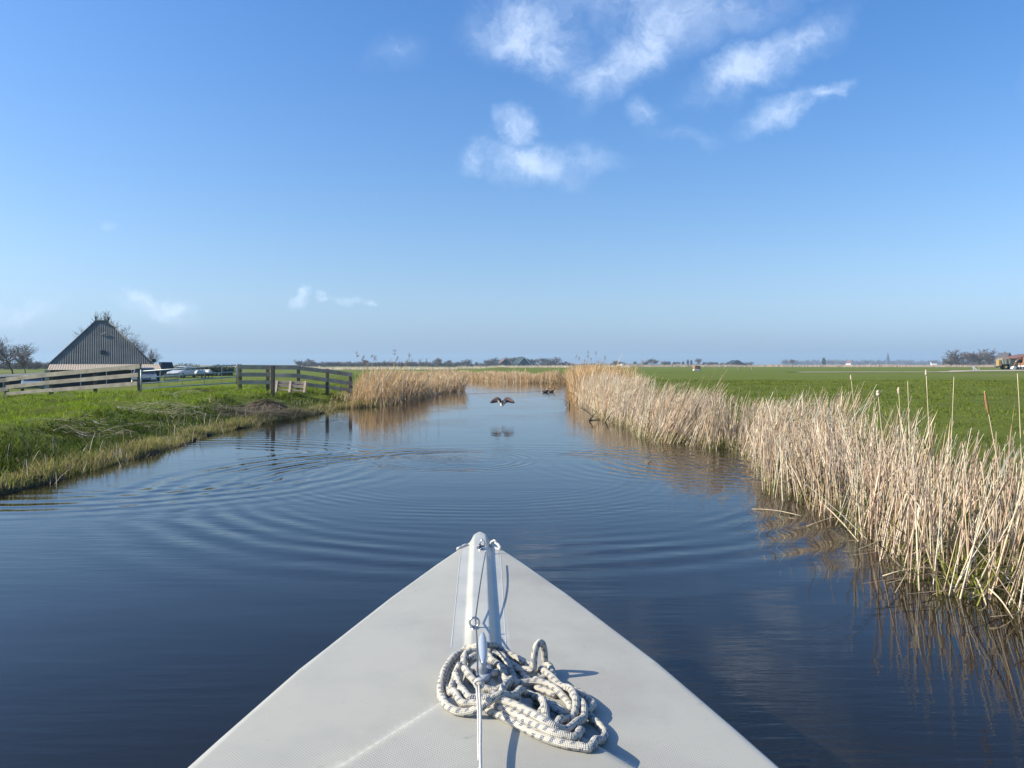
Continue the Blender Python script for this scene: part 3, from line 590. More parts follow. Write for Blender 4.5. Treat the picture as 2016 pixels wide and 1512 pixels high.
# ------------------------------------------------------------------ forestay lying on the foredeck, tied off at the cleat
stay = empty('forestay', (tipp[0], tipp[1], 0), 0, 'thin dark wire stay running down the middle of the foredeck with pale cord', 'wire')
w0 = dp(956, 1088, .030); w1 = dp(936, 1218, .016); w2 = dp(940, 1330, .062)
wp = []
for t in np.linspace(0, 1, 14): wp.append(w0 * (1 - t) + w1 * t + np.array((0, 0, .012 * math.sin(math.pi * t))))
for t in np.linspace(.08, 1, 10): wp.append(w1 * (1 - t) + w2 * t + np.array((.002 * math.sin(3 * t), 0, .003 * math.sin(math.pi * t))))
q = MB(); q.tube(wp, .0022, 6); q.build('wire', M['wire'], stay)
q = MB()
for a_, tl in ((0, .3), (1.3, -.35), (2.4, .1)):
    cc = dp(943, 1346, .066); q.tube([cc + np.array((.010 * math.cos(b_), .006 * math.sin(b_) * math.cos(a_), .009 * math.sin(b_) + .003 * a_ * tl)) for b_ in np.linspace(0, 2 * math.pi, 14, endpoint=False)], .0030, 6, closed=True)
q.build('knot', M['cord'], stay)
k0 = dp(943, 1349, .064); tail = [k0]
end = np.array((.045 - tipp[0] - .09, 1.02 - tipp[1], .80)); tgt = at(948, 1512, 1.45) - np.array((tipp[0], tipp[1], 0))
for t in np.linspace(0, 1, 12)[1:]: tail.append(k0 * (1 - t) + tgt * t + np.array((.0015 * math.sin(5 * t), 0, -.006 * math.sin(math.pi * t))))
dirn = (tgt - k0); end = tgt + dirn / np.linalg.norm(dirn) * .62
for t in np.linspace(0, 1, 6)[1:]: tail.append(tgt * (1 - t) + end * t)
q = MB(); q.tube(tail, .0030, 6); q.tube([p_ + np.array((-.006 + .004 * i_ / len(tail), .002, -.002)) for i_, p_ in enumerate(tail[:11])], .0024, 6); q.build('cord', M['cord'], stay)

# ------------------------------------------------------------------ mooring rope coiled over the cleat
def Z(X, Y): return (850 + X * .18519, 1220 + Y * .18519)
STRANDS = [
 [(600, 930), (760, 1000), (900, 1075), (1060, 1160), (1220, 1230), (1400, 1285), (1560, 1312), (1700, 1308), (1800, 1262), (1838, 1180), (1790, 1095), (1700, 1015), (1610, 920), (1530, 830), (1440, 760)],
 [(1180, 560), (1300, 640), (1450, 700), (1560, 745), (1660, 810), (1712, 880), (1700, 945), (1640, 975), (1580, 985)],
 [(1560, 1150), (1592, 1195), (1540, 1240), (1430, 1258), (1290, 1235), (1150, 1170), (1000, 1090), (860, 1010), (720, 950), (580, 900), (430, 870), (300, 830), (200, 770), (150, 690), (160, 590), (210, 490), (300, 420), (400, 385), (470, 350)],
 [(1500, 830), (1600, 950), (1622, 1040), (1590, 1110), (1480, 1165), (1350, 1185), (1200, 1160), (1060, 1080), (920, 1010), (780, 960), (640, 920)],
 [(480, 640), (400, 600), (395, 540), (450, 510), (560, 520), (650, 545), (720, 570)],
 [(720, 370), (850, 450), (960, 530), (1040, 630), (1110, 690), (1200, 725), (1310, 770)],
 [(660, 340), (740, 400), (820, 490), (875, 590), (895, 690), (890, 760), (910, 850), (950, 930), (1030, 985), (1140, 985), (1230, 960)],
 [(1490, 1060), (1420, 960), (1320, 890), (1210, 830), (1130, 790), (1105, 830), (1180, 900), (1290, 970), (1400, 1020)],
 [(570, 315), (640, 400), (710, 510), (770, 610), (815, 690), (780, 732), (690, 735), (560, 715), (440, 675), (365, 600), (340, 500), (370, 400), (440, 330), (540, 300)],
 [(300, 550), (250, 610), (225, 690), (215, 770)],
 [(250, 640), (290, 730), (380, 780), (500, 795), (640, 785), (780, 750), (930, 700), (1080, 685), (1230, 715), (1360, 790), (1460, 880), (1480, 950)],
 [(745, 910), (738, 830), (760, 770), (840, 740)],
 [(1225, 1085), (1212, 1020), (1160, 930), (1090, 870), (1000, 842), (870, 868), (730, 935), (560, 975), (380, 962), (230, 925), (125, 855), (92, 755), (105, 660), (150, 540), (230, 440), (350, 350), (480, 295), (580, 280), (700, 300), (830, 345), (960, 410), (1100, 500), (1230, 600), (1350, 700), (1450, 790), (1510, 890), (1535, 980), (1500, 1070), (1410, 1115), (1300, 1120), (1200, 1095)]]
RR = .0094
def catmull(C, step):
    out = []
    for i in range(len(C) - 1):
        p0, p1, p2, p3 = C[max(i - 1, 0)], C[i], C[i + 1], C[min(i + 2, len(C) - 1)]; m = max(2, int(np.linalg.norm(p2 - p1) / step))
        for k in range(m):
            t = k / m; out.append(.5 * ((2 * p1) + (-p0 + p2) * t + (2 * p0 - 5 * p1 + 4 * p2 - p3) * t * t + (-p0 + 3 * p1 - 3 * p2 + p3) * t ** 3))
    out.append(C[-1]); return np.array(out)
laid = []; done = np.zeros((0, 3))
for tr in STRANDS:
    xy = catmull(np.array([dp(*Z(*p_), .016)[:2] for p_ in tr]), .006); zb = np.array([float(deckz(*sv_of(p_))) + RR * .95 for p_ in xy]); z = zb.copy()
    if len(done):
        for i in range(len(xy)):
            dd = np.hypot(done[:, 0] - xy[i, 0], done[:, 1] - xy[i, 1]); k = dd < 1.7 * RR
            if k.any(): z[i] = max(z[i], (done[k, 2] + .80 * np.sqrt(np.maximum((2 * RR) ** 2 - dd[k] ** 2, 0))).max())
    z = np.minimum(z, zb + .046); zp = np.pad(z, 5, mode='edge'); z = np.array([zp[i:i + 11].max() for i in range(len(z))]) * .5 + z * .5
    for _ in range(14): zp = np.pad(z, 1, mode='edge'); z = np.maximum(.25 * zp[:-2] + .5 * z + .25 * zp[2:], zb)
    laid.append(np.column_stack([xy, z])); done = np.concatenate([done, laid[-1]])
rope = empty('mooring_rope', (tipp[0], tipp[1], 0), 0, 'coiled white mooring rope with blue flecks heaped on the foredeck', 'rope')
def rope_mesh(P3, name, par):
    t0, t1 = P3[0] - P3[1], P3[-1] - P3[-2]; t0 /= np.linalg.norm(t0); t1 /= np.linalg.norm(t1); P3 = np.concatenate([[P3[0] + t0 * RR * .55, P3[0] + t0 * RR * .45], P3, [P3[-1] + t1 * RR * .45, P3[-1] + t1 * RR * .55]])
    n = len(P3); sides = 10; V = np.zeros((n, sides, 3)); T = np.gradient(P3, axis=0); T /= np.linalg.norm(T, axis=1)[:, None]; a = np.cross(T[0], (0, 0, 1.)); a /= np.linalg.norm(a); ar = np.concatenate([[0], np.cumsum(np.linalg.norm(np.diff(P3, axis=0), axis=1))])
    for i in range(n):
        a = a - T[i] * (a @ T[i]); a /= np.linalg.norm(a); b = np.cross(T[i], a)
        re = RR * (.04 if i in (0, n - 1) else (.75 if i in (1, n - 2) else 1.0))
        for k in range(sides): an = 2 * math.pi * k / (sides - 1); V[i, k] = P3[i] + re * (a * math.cos(an) + b * math.sin(an))
    idx = np.arange(n * sides).reshape(n, sides); q4 = np.stack([idx[:-1, :-1], idx[:-1, 1:], idx[1:, 1:], idx[1:, :-1]], -1).reshape(-1, 4)
    uv = np.stack([np.repeat(ar / (2 * RR), sides), np.tile(np.arange(sides) / (sides - 1), n)], -1)
    return link(name, mesh_np(name, V.reshape(-1, 3), q4, smooth=True, uv=uv), M['rope'], par)
def rope_material():
    m = bpy.data.materials.new('braided_rope'); m.use_nodes = True; n, l = m.node_tree.nodes, m.node_tree.links; b = n['Principled BSDF']; b.inputs['Roughness'].default_value = .85; b.inputs['Specular IOR Level'].default_value = .2
    u = n.new('ShaderNodeUVMap'); s = n.new('ShaderNodeSeparateXYZ'); l.new(u.outputs[0], s.inputs[0])
    def mth(op, a, c=None, d=None):
        q = n.new('ShaderNodeMath'); q.operation = op
        for i, v in enumerate((a, c, d)):
            if v is None: continue
            if isinstance(v, (int, float)): q.inputs[i].default_value = v
            else: l.new(v, q.inputs[i])
        return q.outputs[0]
    U, Vv = s.outputs['X'], s.outputs['Y']
    d1 = mth('SINE', mth('MULTIPLY', mth('ADD', mth('MULTIPLY', U, 2.6), mth('MULTIPLY', Vv, 8)), 2 * math.pi)); d2 = mth('SINE', mth('MULTIPLY', mth('SUBTRACT', mth('MULTIPLY', U, 2.6), mth('MULTIPLY', Vv, 8)), 2 * math.pi))
    weave = mth('MULTIPLY', d1, d2)
    fl = mth('FRACT', mth('ADD', mth('MULTIPLY', U, .85), mth('MULTIPLY', Vv, 1.0))); fv = mth('FRACT', mth('ADD', mth('MULTIPLY', Vv, 3.0), mth('MULTIPLY', U, .15)))
    mask = mth('MULTIPLY', mth('MULTIPLY', mth('LESS_THAN', fl, .40), mth('LESS_THAN', fv, .62)), mth('GREATER_THAN', weave, -.25))
    t = n.new('ShaderNodeTexCoord'); nz = n.new('ShaderNodeTexNoise'); nz.inputs['Scale'].default_value = 14; l.new(t.outputs['Object'], nz.inputs['Vector'])
    c0 = n.new('ShaderNodeMix'); c0.data_type = 'RGBA'; c0.inputs['A'].default_value = (.47, .43, .34, 1); c0.inputs['B'].default_value = (.53, .505, .45, 1); l.new(nz.outputs['Fac'], c0.inputs['Factor'])
    c1 = n.new('ShaderNodeMix'); c1.data_type = 'RGBA'; l.new(mask, c1.inputs['Factor']); l.new(c0.outputs['Result'], c1.inputs['A']); c1.inputs['B'].default_value = (.09, .11, .17, 1); l.new(c1.outputs['Result'], b.inputs['Base Color'])
    bp_ = n.new('ShaderNodeBump'); bp_.inputs['Distance'].default_value = .0007; l.new(weave, bp_.inputs['Height']); l.new(bp_.outputs[0], b.inputs['Normal'])
    return m
M['rope'] = rope_material()
for P3 in laid: rope_mesh(P3, 'coil', rope)
# the loop that stands up at the back of the heap
la = dp(*Z(1130, 560), .01); lt = []
for t in np.linspace(0, 1, 26):
    a = math.pi * t; lt.append(la + np.array((.016 * -math.cos(a) + .004, -.018 + .05 * t, 0.014 + .064 * math.sin(a) ** .8)))
lt = [la + np.array((-.05, .0, .008)), la + np.array((-.025, -.012, .012))] + lt + [la + np.array((.034, .012, .010)), la + np.array((.036, -.02, .006)), la + np.array((.018, -.045, .004)), la + np.array((-.01, -.06, .004))]
rope_mesh(catmull(np.array(lt), .008), 'standing_loop', rope)

# ------------------------------------------------------------------ wooden fence, tube gate and pallet across the left bank
def wob(a): return a * (random.random() - .5)
def fence(name, label, posts, rails, pmat, bmat, pw=.11):
    """posts: (px, top row, ground row, depth); rails: lists of (px0, row0, px1, row1, depth0, depth1, board height)"""
    base = at(posts[0][0], posts[0][2], posts[0][3]); root = empty(name, base, 0, label, 'fence'); b = Vector(base)
    for (px, yt, yb, d) in posts:
        q = MB(); t = at(px, yt, d) - base; f = at(px, yb, d) - base; f[2] -= .35
        q.beam(f, t + np.array((wob(.03), wob(.03), 0)), pw, pw, up=(0, 1, 0)); o = bevel(q.build('post', pmat, root), .012)
    for (x0, y0, x1, y1, d0, d1, hb) in rails:
        q = MB(); a = at(x0, y0, d0) - base; c = at(x1, y1, d1) - base; q.beam(a, c, .035, hb); o = bevel(q.build('board', bmat, root), .005)
    return root
D0 = 28.2
fence('board_fence', 'weathered three board fence left of the metal gate in front of the barn',
      [(-75, 752, 795, 28.6), (13, 746, 786, 28.6), (101, 735, 776, 28.4), (188, 726, 770, 28.2), (275, 716, 772, 28.0)],
      [(-80, 756, 16, 748, 28.5, 28.5, .145), (12, 747.5, 103, 737, 28.5, 28.3, .15), (99, 737.5, 276, 721, 28.3, 27.9, .16),
       (-80, 775, 16, 766, 28.5, 28.5, .14), (12, 762.5, 103, 752.5, 28.5, 28.3, .145), (99, 753, 272, 738, 28.3, 27.9, .15),
       (-80, 788, 14, 780, 28.5, 28.5, .12), (12, 776, 103, 767.5, 28.5, 28.3, .12), (99, 768.5, 270, 755, 28.3, 27.9, .14)], M['postwood'], M['oldwood'])
fence('board_fence', 'dark weathered board fence running from the gate down to the water',
      [(473, 717, 762, 28.6), (527, 724, 764, 28.75), (588, 720, 768, 28.9), (644, 726, 776, 29.1), (690, 734, 782, 29.4)],
      [(471, 722.5, 590, 723.5, 28.5, 28.8, .165), (586, 724.5, 646, 731, 28.8, 29.0, .15), (643, 730.5, 694, 738, 29.0, 29.3, .15),
       (471, 737.5, 532, 737.5, 28.5, 28.7, .15), (529, 738.5, 590, 739.5, 28.7, 28.8, .15), (586, 740, 694, 755, 28.8, 29.3, .15),
       (471, 752.5, 532, 753, 28.5, 28.7, .15), (529, 754, 600, 756, 28.72, 28.9, .12), (596, 756, 694, 768, 28.9, 29.3, .13)], M['postwood'], M['oldwood_grey'])
q = MB(); b0 = at(537, 774, 26.2); b0[2] -= .3; q.beam((0, 0, 0), at(537, 719, 26.2) - b0, .12, .12, up=(0, 1, 0)); o = bevel(q.build('fence_post', M['postwood']), .015); o.location = b0
tag(o, 'stout dark post standing alone before the fence by the reed heap', 'post')
gl, gr = at(277, 772, 27.9), at(467, 761, 28.5); gate = empty('tube_gate', gl, 0, 'galvanised tube field gate between the two wooden fences', 'gate')
def gp(u, y0, y1, lift=0):                       # u along the gate, rows at both ends
    d = 27.9 + .6 * u; return at(277 + 190 * u, y0 + (y1 - y0) * u, d - .09) - gl
for (y0, y1) in ((731, 718.5), (743.5, 731.5), (754.5, 742), (765, 753.5)):
    q = MB(); q.tube([gp(t, y0, y1) for t in (0, .5, 1)], .021, 8); q.build('rail', M['galv'], gate)
for u in (0.004, .996):
    q = MB(); q.tube([gp(u, 769.5, 757), gp(u, 728, 716)], .028, 8); q.build('stile', M['galv'], gate)
for u in (.20, .43, .66, .84):
    q = MB(); q.tube([gp(u, 765, 753.5), gp(u, 731, 718.5)], .011, 6); q.build('brace', M['galv'], gate)
pal = empty('pallet', at(545, 773, 27.6), 0, 'pale wooden pallet leaning against the fence near the water', 'pallet'); pb = at(545, 773, 27.6)
def pp(px, y, d=27.6): return at(px, y, d + (773 - y) * .012) - pb
for (ya, yb) in ((751.5, 754), (758.5, 761.5), (766.5, 770)):
    q = MB(); q.beam(pp(541, ya), pp(602, yb), .022, .105 if ya < 765 else .06); bevel(q.build('slat', M['palewood'], pal), .004)
for px in (544, 571, 600):
    q = MB(); q.beam(pp(px + 2, 751), pp(px - 1, 774), .075, .09, up=(0, 1, 0)); bevel(q.build('block_bar', M['palewood'], pal), .004)
# heap of cut reeds
hc = G(523, 790, .42); hp = empty('reed_heap', (hc[0], hc[1], float(land_z(hc[0], hc[1])) - .02), 0, 'heap of cut brown reeds on the left bank below the fence', 'reed heap')
n = 1500; a = rng.random(n) * 6.28; r = rng.random(n) ** .7; px_ = np.cos(a) * r * 1.25; py_ = np.sin(a) * r * .8; pz = .42 * np.exp(-(r * 1.7) ** 2) * (.85 + .3 * rng.random(n)); L = .15 + .5 * rng.random(n); dr = rng.standard_normal(n) * .7 + np.where(rng.random(n) < .5, 0, math.pi)
V, Fc, C = stems(np.column_stack([px_, py_, pz]), -.12 * L + .12 * rng.standard_normal(n) * L, np.column_stack([np.cos(dr) * L, np.sin(dr) * L]), .006 + .006 * rng.random(n), palette(n, [(.22, .17, .11), (.16, .12, .08), (.34, .28, .19), (.28, .23, .17)]), 1, 3, .6)
tag(link('stalks', mesh_np('stalks', V, Fc, C), M['plant'], hp), kind='stuff')
q = MB(); rg = []
for k, (f_, z_) in enumerate(((1.0, -.08), (.85, .05), (.6, .2), (.35, .32), (.1, .38))): rg.append([(1.2 * f_ * math.cos(t) * (1 + wob(.15)), .75 * f_ * math.sin(t) * (1 + wob(.15)), z_ + wob(.03)) for t in np.linspace(0, 2 * math.pi, 18, endpoint=False)])
q.loft(rg); q.build('core', material('rotted_reeds', (.14, .105, .07), .95, .5, 9, .03, 25), hp)
# flattened swathe of grey reeds leading to it
n = 1400; t = rng.random(n); c0 = G(440, 800, .42)[:2]; c1 = G(610, 795, .35)[:2]; q2 = c0 + (c1 - c0) * t[:, None] + rng.standard_normal((n, 2)) * np.array([.5, .55]); sq = canal_sd(q2[:, 0], q2[:, 1]); q2 = q2[sq > .25]; n = len(q2); a = rng.standard_normal(n) * .35; L = .25 + .6 * rng.random(n)
V, Fc, C = stems(np.column_stack([q2, land_z(q2[:, 0], q2[:, 1]) + .05 + .08 * rng.random(n)]), .05 * rng.standard_normal(n), np.column_stack([np.cos(a) * L, np.sin(a) * L]), .006 + .006 * rng.random(n), palette(n, [(.34, .29, .21), (.25, .20, .14), (.42, .36, .27)]), 1, 3, .6)
tag(link('reed_swathe', mesh_np('reed_swathe', V, Fc, C), M['plant']), 'grey flattened reeds strewn along the left bank beside the heap', 'cut reeds', kind='stuff')

# ------------------------------------------------------------------ tall single stalks, fallen stems, sticks
M['cattail'] = material('cattail_brown', (.33, .18, .09), .95, .3, 30, .003, 120)
M['fluff'] = material('cattail_fluff', (.62, .50, .36), .95, .2, 40, .006, 90)
M['stalk'] = material('dry_stalk', (.60, .49, .32), .7, .2, 6)
def stalk(name, px, yt, bpx, d, label, head=None, bend=0, r=.0045):
    top = at(px, yt, d); bx = (bpx - CX) / F * d; s = float(canal_sd(np.array([bx]), np.array([d - .1]))[0]); zb_ = max(float(land_z(np.array([bx]), np.array([d - .1]))[0]), -.05) - .05
    base = np.array((bx, d - .1, zb_)); root = empty(name, base, 0, label, 'cattail' if head else 'reed'); T = top - base
    P_ = [T * t + np.array((bend * math.sin(math.pi * t * .5) * t, 0, 0)) - np.array((bend, 0, 0)) * t for t in np.linspace(0, 1, 8)]
    q = MB(); q.tube(P_, [r * (1.25 - .7 * t) for t in np.linspace(0, 1, 8)], 6); q.build('stem', M['stalk'], root)
    if head:
        hl, hr, mt = head; dv = P_[-1] - P_[-2]; dv = dv / np.linalg.norm(dv); q = MB(); ts = np.linspace(0, 1, 9)
        q.tube([P_[-1] - dv * hl * (1 - t) + np.array((wob(.004), wob(.004), 0)) for t in ts], [hr * max(.25, (1 - abs(2 * t - 1) ** 4)) * (1 + wob(.3 if mt == 'fluff' else .12)) for t in ts], 9); q.build('seed_head', M[mt], root)
    q = MB(); k = P_[3]; q.add([k + np.array((-.006, 0, 0)), k + np.array((.006, 0, 0)), k + np.array((.05, -.03, .22)), k + np.array((.10, -.05, .36)), k + np.array((.045, -.03, .23))], [(0, 1, 2, 3, 4)]); q.build('leaf', M['stalk'], root)
    return root
stalk('cattail', 1938, 770, 1985, 5.5, 'cattail with long brown seed head standing highest at the far right of the reeds', (.17, .0095, 'cattail'))
stalk('cattail', 1728, 768, 1745, 7.0, 'cattail with plump pale fluffy head, leftmost of the fluffy pair', (.06, .017, 'fluff'))
stalk('cattail', 1769, 762, 1772, 7.2, 'cattail with slim pale fluffy head just right of the plump one', (.07, .012, 'fluff'))
stalk('cattail', 1675, 738, 1692, 8.0, 'tall thin cattail with tiny white tuft at the left of the near reeds', (.06, .008, 'fluff'))
stalk('cattail', 1823, 728, 1828, 6.4, 'very tall thin cattail with small tuft reaching up to the dirt track', (.05, .008, 'fluff'))
stalk('tall_reed', 1878, 742, 1850, 6.0, 'bare reed stalk rising above the near reeds with frayed tip', None, 0, .004)
stalk('tall_reed', 2003, 735, 2012, 5.6, 'bent reed stalk at the right edge below the orange digger', None, .12, .004)
stalk('tall_reed', 1560, 780, 1500, 9.6, 'long reed leaning right over the near reeds at the gap', None, 0, .004)
stalk('tall_reed', 1787, 750, 1786, 6.6, 'straight upright reed between the fluffy cattails and the tallest one', None, 0, .004)
def fallen(px0, y0, px1, y1, z0, z1, r, label):
    a, b = G(px0, y0, z0), G(px1, y1, z1); q = MB(); m = (b - a); q.tube([m * t + np.array((0, 0, .02 * math.sin(math.pi * t))) for t in np.linspace(0, 1, 6)], [r * (1 - .4 * t) for t in np.linspace(0, 1, 6)], 6); o = q.build('fallen_stem', M['stalk']); o.location = a
    return tag(o, label, 'reed stem')
fallen(1845, 1118, 1738, 1134, .04, .012, .008, 'thick pale reed stem lying flat on the water below the near reeds')
fallen(1612, 985, 1690, 1066, .12, .0, .007, 'snapped pale stem slanting down into the water beside the reeds')
fallen(1677, 1014, 1588, 1036, .06, .006, .005, 'curved pale stem lying on the water across from the snapped one')
fallen(1578, 1016, 1480, 1002, .010, .004, .0042, 'dark soaked stem floating off the reeds where the rings meet the bank')
fallen(1922, 1138, 1942, 1192, .10, .0, .007, 'short thick broken stem poking into the water at the lower right')
fallen(1948, 1160, 1995, 1218, .12, .0, .006, 'long thin broken stem reaching the water nearest the right edge')
def branch(name, pts, r, label, z=0.0, subs=()):
    a = G(*pts[0][:2], pts[0][2]); q = MB(); P_ = [G(p[0], p[1], p[2]) - a for p in pts]; q.tube(P_, [r * (1 - .6 * i / len(P_)) for i in range(len(P_))], 6)
    for sp in subs: q.tube([G(*p) - a for p in sp], [r * .6, r * .45, r * .25][:len(sp)], 5)
    o = q.build(name, M['bark']); o.location = a; return tag(o, label, 'branch')
branch('dead_branch', [(1187, 828, -.02), (1160, 827, .01), (1167, 820, .14), (1150, 806, .25), (1144, 803, .30)], .022, 'forked dead branch sticking out of the water by the right reeds', 0, [[(1167, 820, .14), (1175, 810, .2), (1158, 803, .32)]])
branch('twig', [(1112, 797, -.02), (1118, 793, .09), (1113, 788, .22)], .016, 'small bent twig standing in the water off the right reeds', 0)
branch('stake', [(1121, 797, -.05), (1121, 791, .16), (1121, 788, .2)], .022, 'short stub of a stake beside the bent twig')
branch('dead_branch', [(1191, 832, -.03), (1196, 824, .12), (1205, 812, .3)], .018, 'dark stick leaning out of the right reeds above the water')
# plumes standing above the far reeds
def plumes(line, spots, label):
    parts = []
    for (px, yt, d) in spots:
        t_ = at(px, yt, d); z0 = .3; b_ = np.array((t_[0] + wob(.3), d, z0)); P_ = b_[None]
        ln = np.array([[t_[0] - b_[0], 0.]]); parts.append(stems(P_, np.array([t_[2] - z0]), ln, np.array([.005]), palette(1, GOLD), 2, 3, .5))
        m = 16; tt = rng.random(m); q_ = np.column_stack([np.full(m, t_[0]) + .03 * rng.standard_normal(m), d + .04 * rng.standard_normal(m), t_[2] - .20 * tt - .05]); parts.append(blades(q_, .07 + .05 * rng.random(m), .035 * rng.standard_normal((m, 2)) + np.array([.03, 0]), np.full(m, .02), palette(m, [(.20, .15, .11), (.26, .2, .14)]), 2, .3))
    V, Fc, C = join(parts); return tag(link('reed_plumes', mesh_np('reed_plumes', V, Fc, C), M['plant']), label, 'reed plumes', kind='stuff')
plumes(LB, [(702 + wob(4), 692, 31), (733, 697, 32), (738, 700, 32), (776, 688, 33), (781, 702, 33), (806, 694, 33), (757, 709, 32), (777, 712, 33), (789, 711, 33), (798, 708, 34), (811, 707, 33), (826, 706, 34), (839, 705, 36), (863, 704, 37), (790, 718, 33), (720, 705, 31), (714, 700, 31), (803, 706, 33), (768, 706, 32)], 'dark feathery plumes swaying above the left golden reeds')
plumes(RB, [(1134, 698, 48), (1140, 702, 48), (1157, 690, 47), (1158, 697, 47), (1173, 691, 46), (1163, 704, 47), (1151, 708, 47), (1191, 700, 44), (1178, 708, 45), (1185, 712, 44)], 'small dark plumes above the golden reeds of the right bank')

# ------------------------------------------------------------------ birds
def colour_by(o, fn):
    me = o.data; co = np.zeros(len(me.vertices) * 3, np.float32); me.vertices.foreach_get('co', co); co = co.reshape(-1, 3); c = np.ones((len(co), 4), np.float32); c[:, :3] = [fn(*p) for p in co]
    me.color_attributes.new('Col', 'FLOAT_COLOR', 'POINT').data.foreach_set('color', c.ravel())
M['feather'] = material('feathers', (1, 1, 1), .7, .12, 20, attr=True, spec=.25)
def ring3(c, rx, rz, n=10, ax=(1, 0, 0), up=(0, 0, 1)):
    return [np.array(c) + np.array(ax) * rx * math.cos(a) + np.array(up) * rz * math.sin(a) for a in np.linspace(0, 2 * math.pi, n, endpoint=False)]
fd = at(989, 795, 22.0); q = MB()
q.loft([ring3((0, y, z), rx, rz) for y, z, rx, rz in ((-.20, -.045, .030, .008), (-.15, -.035, .050, .018), (-.08, -.02, .062, .045), (.0, .0, .068, .062), (.09, .01, .058, .056), (.15, .025, .036, .038), (.21, .045, .024, .026), (.25, .06, .030, .032), (.29, .06, .024, .026), (.315, .055, .012, .008), (.35, .052, .010, .004))])
for sg in (-1, 1):
    sec = []
    for (x, y, z, chd, th) in ((.03, .02, .04, .20, .022), (.09, .05, .10, .20, .016), (.15, .06, .125, .19, .012), (.22, .03, .105, .17, .008), (.29, -.01, .075, .13, .006), (.345, -.06, .045, .05, .003)):
        # the wing plane tilts so that its upper side faces back while braking
        sec.append([np.array((sg * x, y + chd * (.45 - u) * .55, z + tz + chd * (.45 - u) * .80)) for u, tz in ((0, 0), (.15, th), (.5, th * .8), (1, 0), (.5, -th * .3), (.15, -th * .6))])
    if sg < 0: sec = [s_[::-1] for s_ in sec]
    q.loft(sec)
o = q.build('flying_duck', M['feather']); o.location = fd; tag(o, 'dark duck with white flanks flying low over the canal, wings spread', 'duck')
def fcol(x, y, z):
    ax = abs(x)
    if ax < .072:
        if y < -.06: return (.75, .74, .70) if ax > .022 else (.03, .03, .03)
        return (.03, .03, .03)
    if ax < .12: return (.70, .68, .64) if z < .055 else (.05, .04, .04)
    return (.14, .10, .085) if ax < .3 else (.07, .055, .05)
colour_by(o, fcol)
for (px, y, lb, rz) in ((1085, 772, 'dark duck swimming ahead of its mate near the far reeds', -.25), (1073.5, 772.5, 'dark duck swimming behind, trailing a long wake', -.15)):
    p0 = G(px, y); q = MB()
    q.loft([ring3((x, 0, z), ry, rz_, 10, (0, 1, 0)) for x, z, ry, rz_ in ((-.21, .10, .012, .006), (-.16, .075, .05, .03), (-.08, .05, .085, .07), (.02, .045, .095, .08), (.11, .06, .075, .07), (.16, .10, .04, .045), (.175, .15, .030, .032), (.185, .19, .032, .033), (.205, .215, .034, .034), (.235, .215, .028, .026), (.255, .205, .014, .010), (.295, .198, .012, .004))])
    o = q.build('swimming_duck', M['feather']); o.location = p0; o.rotation_euler = (0, 0, rz); tag(o, lb, 'duck', 'pair of swimming ducks'); colour_by(o, lambda x, y, z: (.035, .032, .03) if z > .13 or x < -.12 else (.085, .065, .05))

# ------------------------------------------------------------------ farm on the left
M['roof'] = material('dark_corrugated_roof', (.145, .148, .128), .75, .35, .5, col2=(.095, .096, .084))
M['brickwall'] = material('cream_wall', (.42, .37, .29), .85, .2, 2)
M['tanroof'] = material('tan_corrugated_roof', (.44, .35, .25), .8, .2, 1.5)
M['darkwall'] = material('dark_boards_and_shade', (.022, .028, .032), .8, .4, 1.2)  # dark boards; on the low shed this colour stands for shade
M['trim'] = material('grey_white_trim', (.42, .41, .39), .6, .15, 2)
M['glass'] = material('window_glass', (.02, .025, .03), .08, .2, 2, spec=.6)
M['rubber'] = material('black_rubber', (.02, .02, .02), .8, .2, 8)
th = math.atan2(201 - CX, F); RB0 = 130.0; bpos = (math.sin(th) * RB0, math.cos(th) * RB0)
gz0 = float(land_z(np.array([bpos[0]]), np.array([bpos[1] + 5]))[0])
barn = empty('barn', (bpos[0], bpos[1], gz0), -th, 'big barn with steep dark pyramid roof of corrugated sheets beyond the fence', 'barn')
ez = H - gz0 - .02; rt = 8.3 - gz0; hwid = 6.95; dep = 13.2
q = MB(); q.box(-hwid + .35, hwid - .35, .35, dep - .35, -.3, ez); q.build('wall', M['brickwall'], barn)
roof = MB()
def roof_side(half, rhalf, run, fr):             # corrugated sheet between eave and hip lines; fr maps (along, in, up)
    xs_ = np.arange(-half, half + 1e-6, .15); rise = rt - ez + .1; nrm = math.hypot(run, rise); V = []
    for i, x in enumerate(xs_):
        tm = min(1.0, max(0.0, (half - abs(x)) / (half - rhalf))); o = .048 if i % 2 else -.0
        for t in (0, tm): V.append(fr(x, t * run - o * rise / nrm, ez - .08 + t * rise + o * run / nrm))
    roof.add(V, [(2 * i, 2 * i + 2, 2 * i + 3, 2 * i + 1) for i in range(len(xs_) - 1)])
rid = .85; cy = dep / 2
roof_side(hwid, rid, cy, lambda a, b, c: (a, b, c)); roof_side(hwid, rid, cy, lambda a, b, c: (-a, dep - b, c))
roof_side(cy, .0, hwid - rid, lambda a, b, c: (-hwid + b, cy - a, c)); roof_side(cy, .0, hwid - rid, lambda a, b, c: (hwid - b, cy + a, c))
rf = roof.build('roof', M['roof'], barn)
q = MB(); q.tube([(-rid - .1, cy, rt + .05), (rid + .1, cy, rt + .05)], .14, 8); q.build('ridge_cap', M['roof'], rf)
for sx_ in (-1, 1):
    q = MB(); q.tube([(sx_ * hwid, 0, ez - .02), (sx_ * rid, cy, rt + .08)], .12, 6); q.build('hip_cap', M['roof'], rf)
